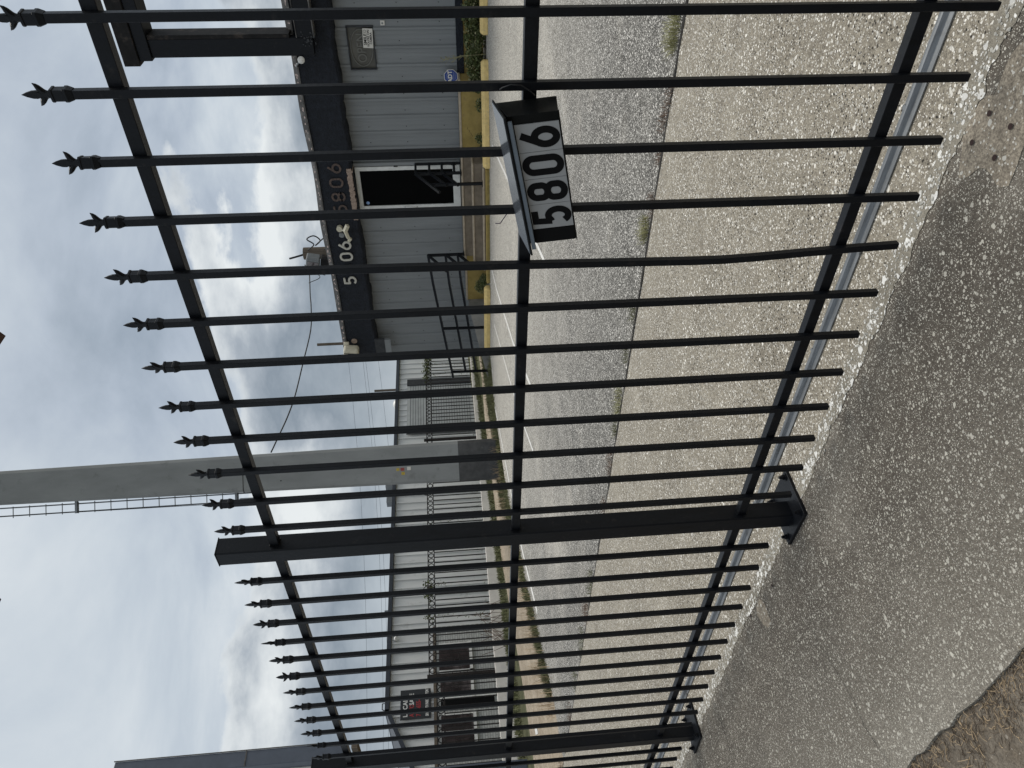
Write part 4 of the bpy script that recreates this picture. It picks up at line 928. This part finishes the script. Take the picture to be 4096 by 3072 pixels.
for (y0, y1, z0, z1) in ((9.95, 10.75, 1.08, 1.95), (9.20, 9.90, 1.08, 1.93), (8.25, 8.72, 1.06, 1.93), (7.70, 8.22, 1.06, 1.93), (6.6, 7.3, 1.06, 1.93), (5.5, 6.3, 1.06, 1.93)):
    wn = PL(MB().box(WX+.050, WX+.064, y0, y1, z0, z1), 'window', 'winglass', wb)
    bb = MB(); bb.box(WX+.0645, WX+.09, y0-.04, y0+.02, z0, z1); bb.box(WX+.0645, WX+.09, y1-.02, y1+.04, z0, z1); bb.box(WX+.0645, WX+.12, y0-.05, y1+.05, z0-.09, z0-.005); bb.build('frame', 'white', wn)
    bb = MB()
    for k in range(5): yy = y0+.05+(y1-y0-.1)*k/4; bb.tube([(WX+.13, yy, z0+.02), (WX+.13, yy, z1-.05)], .009, 4)
    for zc in (z0+.08, z0+.28, z0+.5): bb.tube([(WX+.13, y0+.02, zc), (WX+.13, y1-.02, zc)], .009, 4)
    bb.tube([(WX+.13, (y0+y1)/2+.09*math.cos(a*.5236), z0+.39+.09*math.sin(a*.5236)) for a in range(13)], .008, 4, False)
    bb.build('burglar_bars', 'ironwork', wn)
dw = PL(MB().box(WX+.050, WX+.075, 8.95, 9.15, .45, 1.93), 'door', 'digit', wb)
MB().box(WX+.076, WX+.10, 8.88, 8.95, .4, 1.95).build('door_frame', 'white', dw); MB().box(WX+.076, WX+.10, 9.15, 9.22, .4, 1.95).build('door_frame', 'white', dw)
PL(MB().box(WX+.0305, WX+.045, 19.35, 22.33, .4, 2.99), 'rollup_door', 'rollup', wb)
b = MB(); z = .55
while z < 2.9: b.box(WX+.046, WX+.052, 19.4, 22.28, z, z+.012); z += .10
b.box(WX+.046, WX+.09, 22.02, 22.36, .4, 3.0); b.box(WX+.046, WX+.06, 19.32, 19.39, .4, 3.0)
PL(b, 'door_seams', 'tar2', wb)
PL(MB().tube([(WX, 11.07, 3.22), (WX+.12, 11.05, 3.20), (WX+.19, 11.0, 3.16)], [.05, .05, .06], 10), 'camera_dome', 'white', wb)
for (y, z0, h, wd_, mt_) in ((18.35, 3.46, .46, .26, 'greyplastic'), (17.6, 3.46, .40, .22, 'greyplastic')):
    b = MB()
    for k in range(9): b.box(-22.2, -21.9, y+k*wd_/9*2-.02, y+k*wd_/9*2+.012, z0, z0+h)
    b.box(-22.19, -21.91, y-.01, y+wd_*1.8, z0+.01, z0+h-.01); PL(b, 'roof_vent', mt_, wb)
PL(MB().tube([(-22, 22.9, 3.4), (-22, 22.9, 3.62), (-22, 22.9, 3.70), (-22, 22.9, 3.76)], [.24, .24, .18, .04], 16), 'roof_dome', 'alu', wb, sm=True)
PL(MB().tube([(-22, 26.6, 3.4), (-22, 26.6, 4.5), (-22, 26.5, 4.6), (-22, 26.35, 4.6), (-22, 26.3, 4.48)], .035, 8), 'vent_pipe', 'galv', wb, sm=True)
b = MB(); b.tube([(-20.2, 9.20, 3.45), (-20.2, 9.20, 3.53), (-20.2, 9.04, 3.53), (-20.2, 9.0, 3.45)], .014, 6); PL(b, 'roof_bracket', 'steel_old', wb)
PL(MB().tube([(-21, 12.5, 3.45), (-21, 12.5, 3.66)], .03, 8), 'vent_pipe', 'galv', wb)
# sales banner
bn = empty('sale_sign', (WX+.1, 9.05, 2.6), 'black sale sign with white and red lettering on the white building', 'sign')
PL(MB().box(WX+.03, WX+.06, 8.69, 9.50, 2.20, 3.03), 'board', 'signblack', bn)
for s_, z_, sz, mt_, y_, xs_ in (('LOCAL', 2.89, .165, 'white', 8.75, .95), ('AUTO', 2.715, .165, 'red', 8.75, .72), ('SALE', 2.715, .165, 'white', 9.06, .95), ('713-655-48', 2.53, .17, 'red', 8.75, .74), ('5810 SOUTH PARK HOUSTON TX', 2.30, .115, 'white', 8.74, .47)):
    o = text(s_, sz, mt_, F_side(WX+.063, y_, z_), bn, 'lettering', .002, .004, xs_, align='LEFT'); o.location = -Vector(bn.location)

# ornamental iron fence on its whitewashed kerb
FX = -17.2
wk = MB(); wk.prism([(3.0, -.02), (3.0, .47), (22.8, .50), (22.8, .1)], FX-.10, FX+.08, lambda p, q, a: (a, p, q)); tag(wk.build('whitewashed_kerb', 'kerb_white', bevel=.01), 'low whitewashed concrete kerb under the ornamental iron fence', 'kerb')
kt = lambda y: .47+(y-3)*.0015
of = empty('iron_fence', (FX, 12, .3), 'dark ornamental iron fence with a row of rings and stars along its top', 'fence')
fz = lambda y: 2.06 if y > 8.4 else 1.88
y = 6.0; pk = []; first_o = None
k = 0
while y < 22.6:
    pk.append(y); y += .165
far_ = MB()
for y in pk[100:]: far_.box(FX-.011, FX+.011, y-.011, y+.011, kt(y), fz(y)-.17)
if pk[100:]: tag(PL(far_, 'picket', 'ironwork', of), kind='stuff')
for y in pk[:100]:
    if first_o is None:
        first_o = MB().box(-.011, .011, -.011, .011, 0, 1.0).build('picket', 'ironwork', of); o = first_o
    else: o = first_o.copy(); COL.objects.link(o); o.parent = of
    z0 = kt(y)+.002; o.location = (0, y-12, z0-.3); o.scale = (1, 1, fz(y)-.17-z0)
for (ya, yb, zt) in ((8.45, 22.7, 2.06), (4.0, 8.35, 1.88)):
    PL(MB().box(FX-.013, FX+.013, ya, yb, zt, zt+.025), 'top_rail', 'ironwork', of)
    PL(MB().box(FX-.013, FX+.013, ya, yb, zt-.17, zt-.148), 'lower_rail', 'ironwork', of)
    b = MB(); y = ya+.09
    while y < yb-.08: b.tube([(FX, y+.068*math.cos(a*.5236), zt-.074+.068*math.sin(a*.5236)) for a in range(13)], .012, 5, False); y += .165
    PL(b, 'ring_row', 'ironwork', of)
for y, zt in ((16.2, 2.16), (8.40, 2.12), (22.75, 2.16), (4.0, 1.95)):
    PL(MB().box(FX-.035, FX+.035, y-.035, y+.035, .3, zt), 'post', 'ironwork', of)
def star(y, z, r_):
    b = MB(); b.tube([(FX+.01, y+r_*math.cos(a*.2618), z+r_*math.sin(a*.2618)) for a in range(25)], .011, 5, False)
    sp_ = []
    for k in range(10):
        rr_ = r_*(1 if k % 2 == 0 else .40); a = R(90+36*k); sp_.append((y+rr_*math.cos(a), z+rr_*math.sin(a)))
    b.prism(sp_, FX+.004, FX+.016, lambda p, q, a: (a, p, q)); PL(b, 'star_emblem', 'ironwork', of)
for y, z in ((18.3, 2.10), (14.1, 2.06), (10.75, 2.06), (6.55, 1.92)): star(y, z, .15)
def vine(label, zone, hang, n):
    e = empty('vine', (FX, (zone[0]+zone[1])/2, 2.1), label, 'vine'); b = MB(); s = MB()
    for _ in range(n): leaves(b, (FX+random.uniform(-.1, .1), random.uniform(*zone), 2.05+random.gauss(0, .07)), (.06, .06, .06), 5, .028, .7)
    s.tube([(FX+.05, zone[0]+(zone[1]-zone[0])*k/9, 2.05+random.gauss(0, .04)) for k in range(10)], .007, 5)
    for yh, zl in hang:
        pt = [(FX+.03+random.gauss(0, .01), yh+random.gauss(0, .02), 2.0-(2.0-zl)*k/8) for k in range(9)]; s.tube(pt, .005, 5)
        for p in pt:
            for _ in range(4): leaves(b, (p[0], p[1]+random.gauss(0, .04), p[2]+random.gauss(0, .06)), (.02, .03, .03), 1, .022, .7)
    PL(b, 'foliage', 'leaf', e); PL(s, 'stem', 'wood', e)
vine('thick green vine draped over the iron fence next to the grey building', (19.0, 23.0), [(20.9, .9), (20.4, .6), (19.8, .6), (19.3, .7)], 420)
vine('small green vine tangled round one star of the iron fence', (10.5, 11.0), [(10.9, 1.6)], 50)
vine('sparse trailing vine hanging down the middle of the iron fence', (9.85, 10.1), [(9.95, .6), (13.0, .6)], 14)
vine('thin ivy strand climbing the iron fence left of the tall pole', (12.2, 12.6), [(12.4, .55)], 10)
b = MB(); s = MB()
for _ in range(22):
    y = random.uniform(8.9, 10.2); p = Vector((FX+.2, y, .2)); d = Vector((random.uniform(-.1, .2), random.gauss(0, .25), random.uniform(.3, .7)))
    s.tube([p, p+d*.6, p+d+Vector((0, random.gauss(0, .1), .05))], .006, 4)
tag(s.build('dry_bush', 'brownweed'), 'bare dry brown twigs in front of the whitewashed kerb', 'bush')
e = empty('dark_bush', (FX+.5, 21.2, .4), 'dark bare shrub behind the ramp handrail by the iron fence', 'shrub')
b = MB(); f = MB()
for _ in range(46):
    p = Vector((FX+.4, 21.2+random.gauss(0, .1), .4)); d = Vector((random.gauss(0, .2), random.gauss(0, .35), random.uniform(.3, .8))); b.tube([p, p+d*.6, p+d], .008, 4); leaves(f, p+d*.8, (.12, .16, .12), 9, .03)
PL(b, 'stem', 'brownweed', e); PL(f, 'foliage', 'leaf', e)

# ------------------------------------------------------------------ pylon sign cut by the left edge
py_ = empty('pylon_sign', (-15.5, 5.5, .1), 'tall dark framed pylon sign with a pale face at the far left edge', 'pylon sign')
PL(MB().box(-17.6, -14.02, 5.46, 5.74, 3.47, 7.52), 'cabinet', 'cabinet', py_, .015)
PL(MB().box(-17.3, -14.25, 5.44, 5.459, 3.95, 5.95), 'sign_face', 'face', py_)
PL(MB().box(-14.018, -14.008, 5.46, 5.74, 5.20, 5.22), 'edge_trim', 'coping', py_)
PL(MB().box(-14.018, -14.0, 5.735, 5.75, 3.47, 7.53), 'edge_trim', 'coping', py_)
PL(MB().box(-15.9, -15.5, 5.5, 5.7, .05, 3.469), 'post', 'cabinet', py_)
PL(MB().box(-15.499, -14.02, 5.62, 5.76, 3.22, 3.33), 'strut', 'wood', py_)
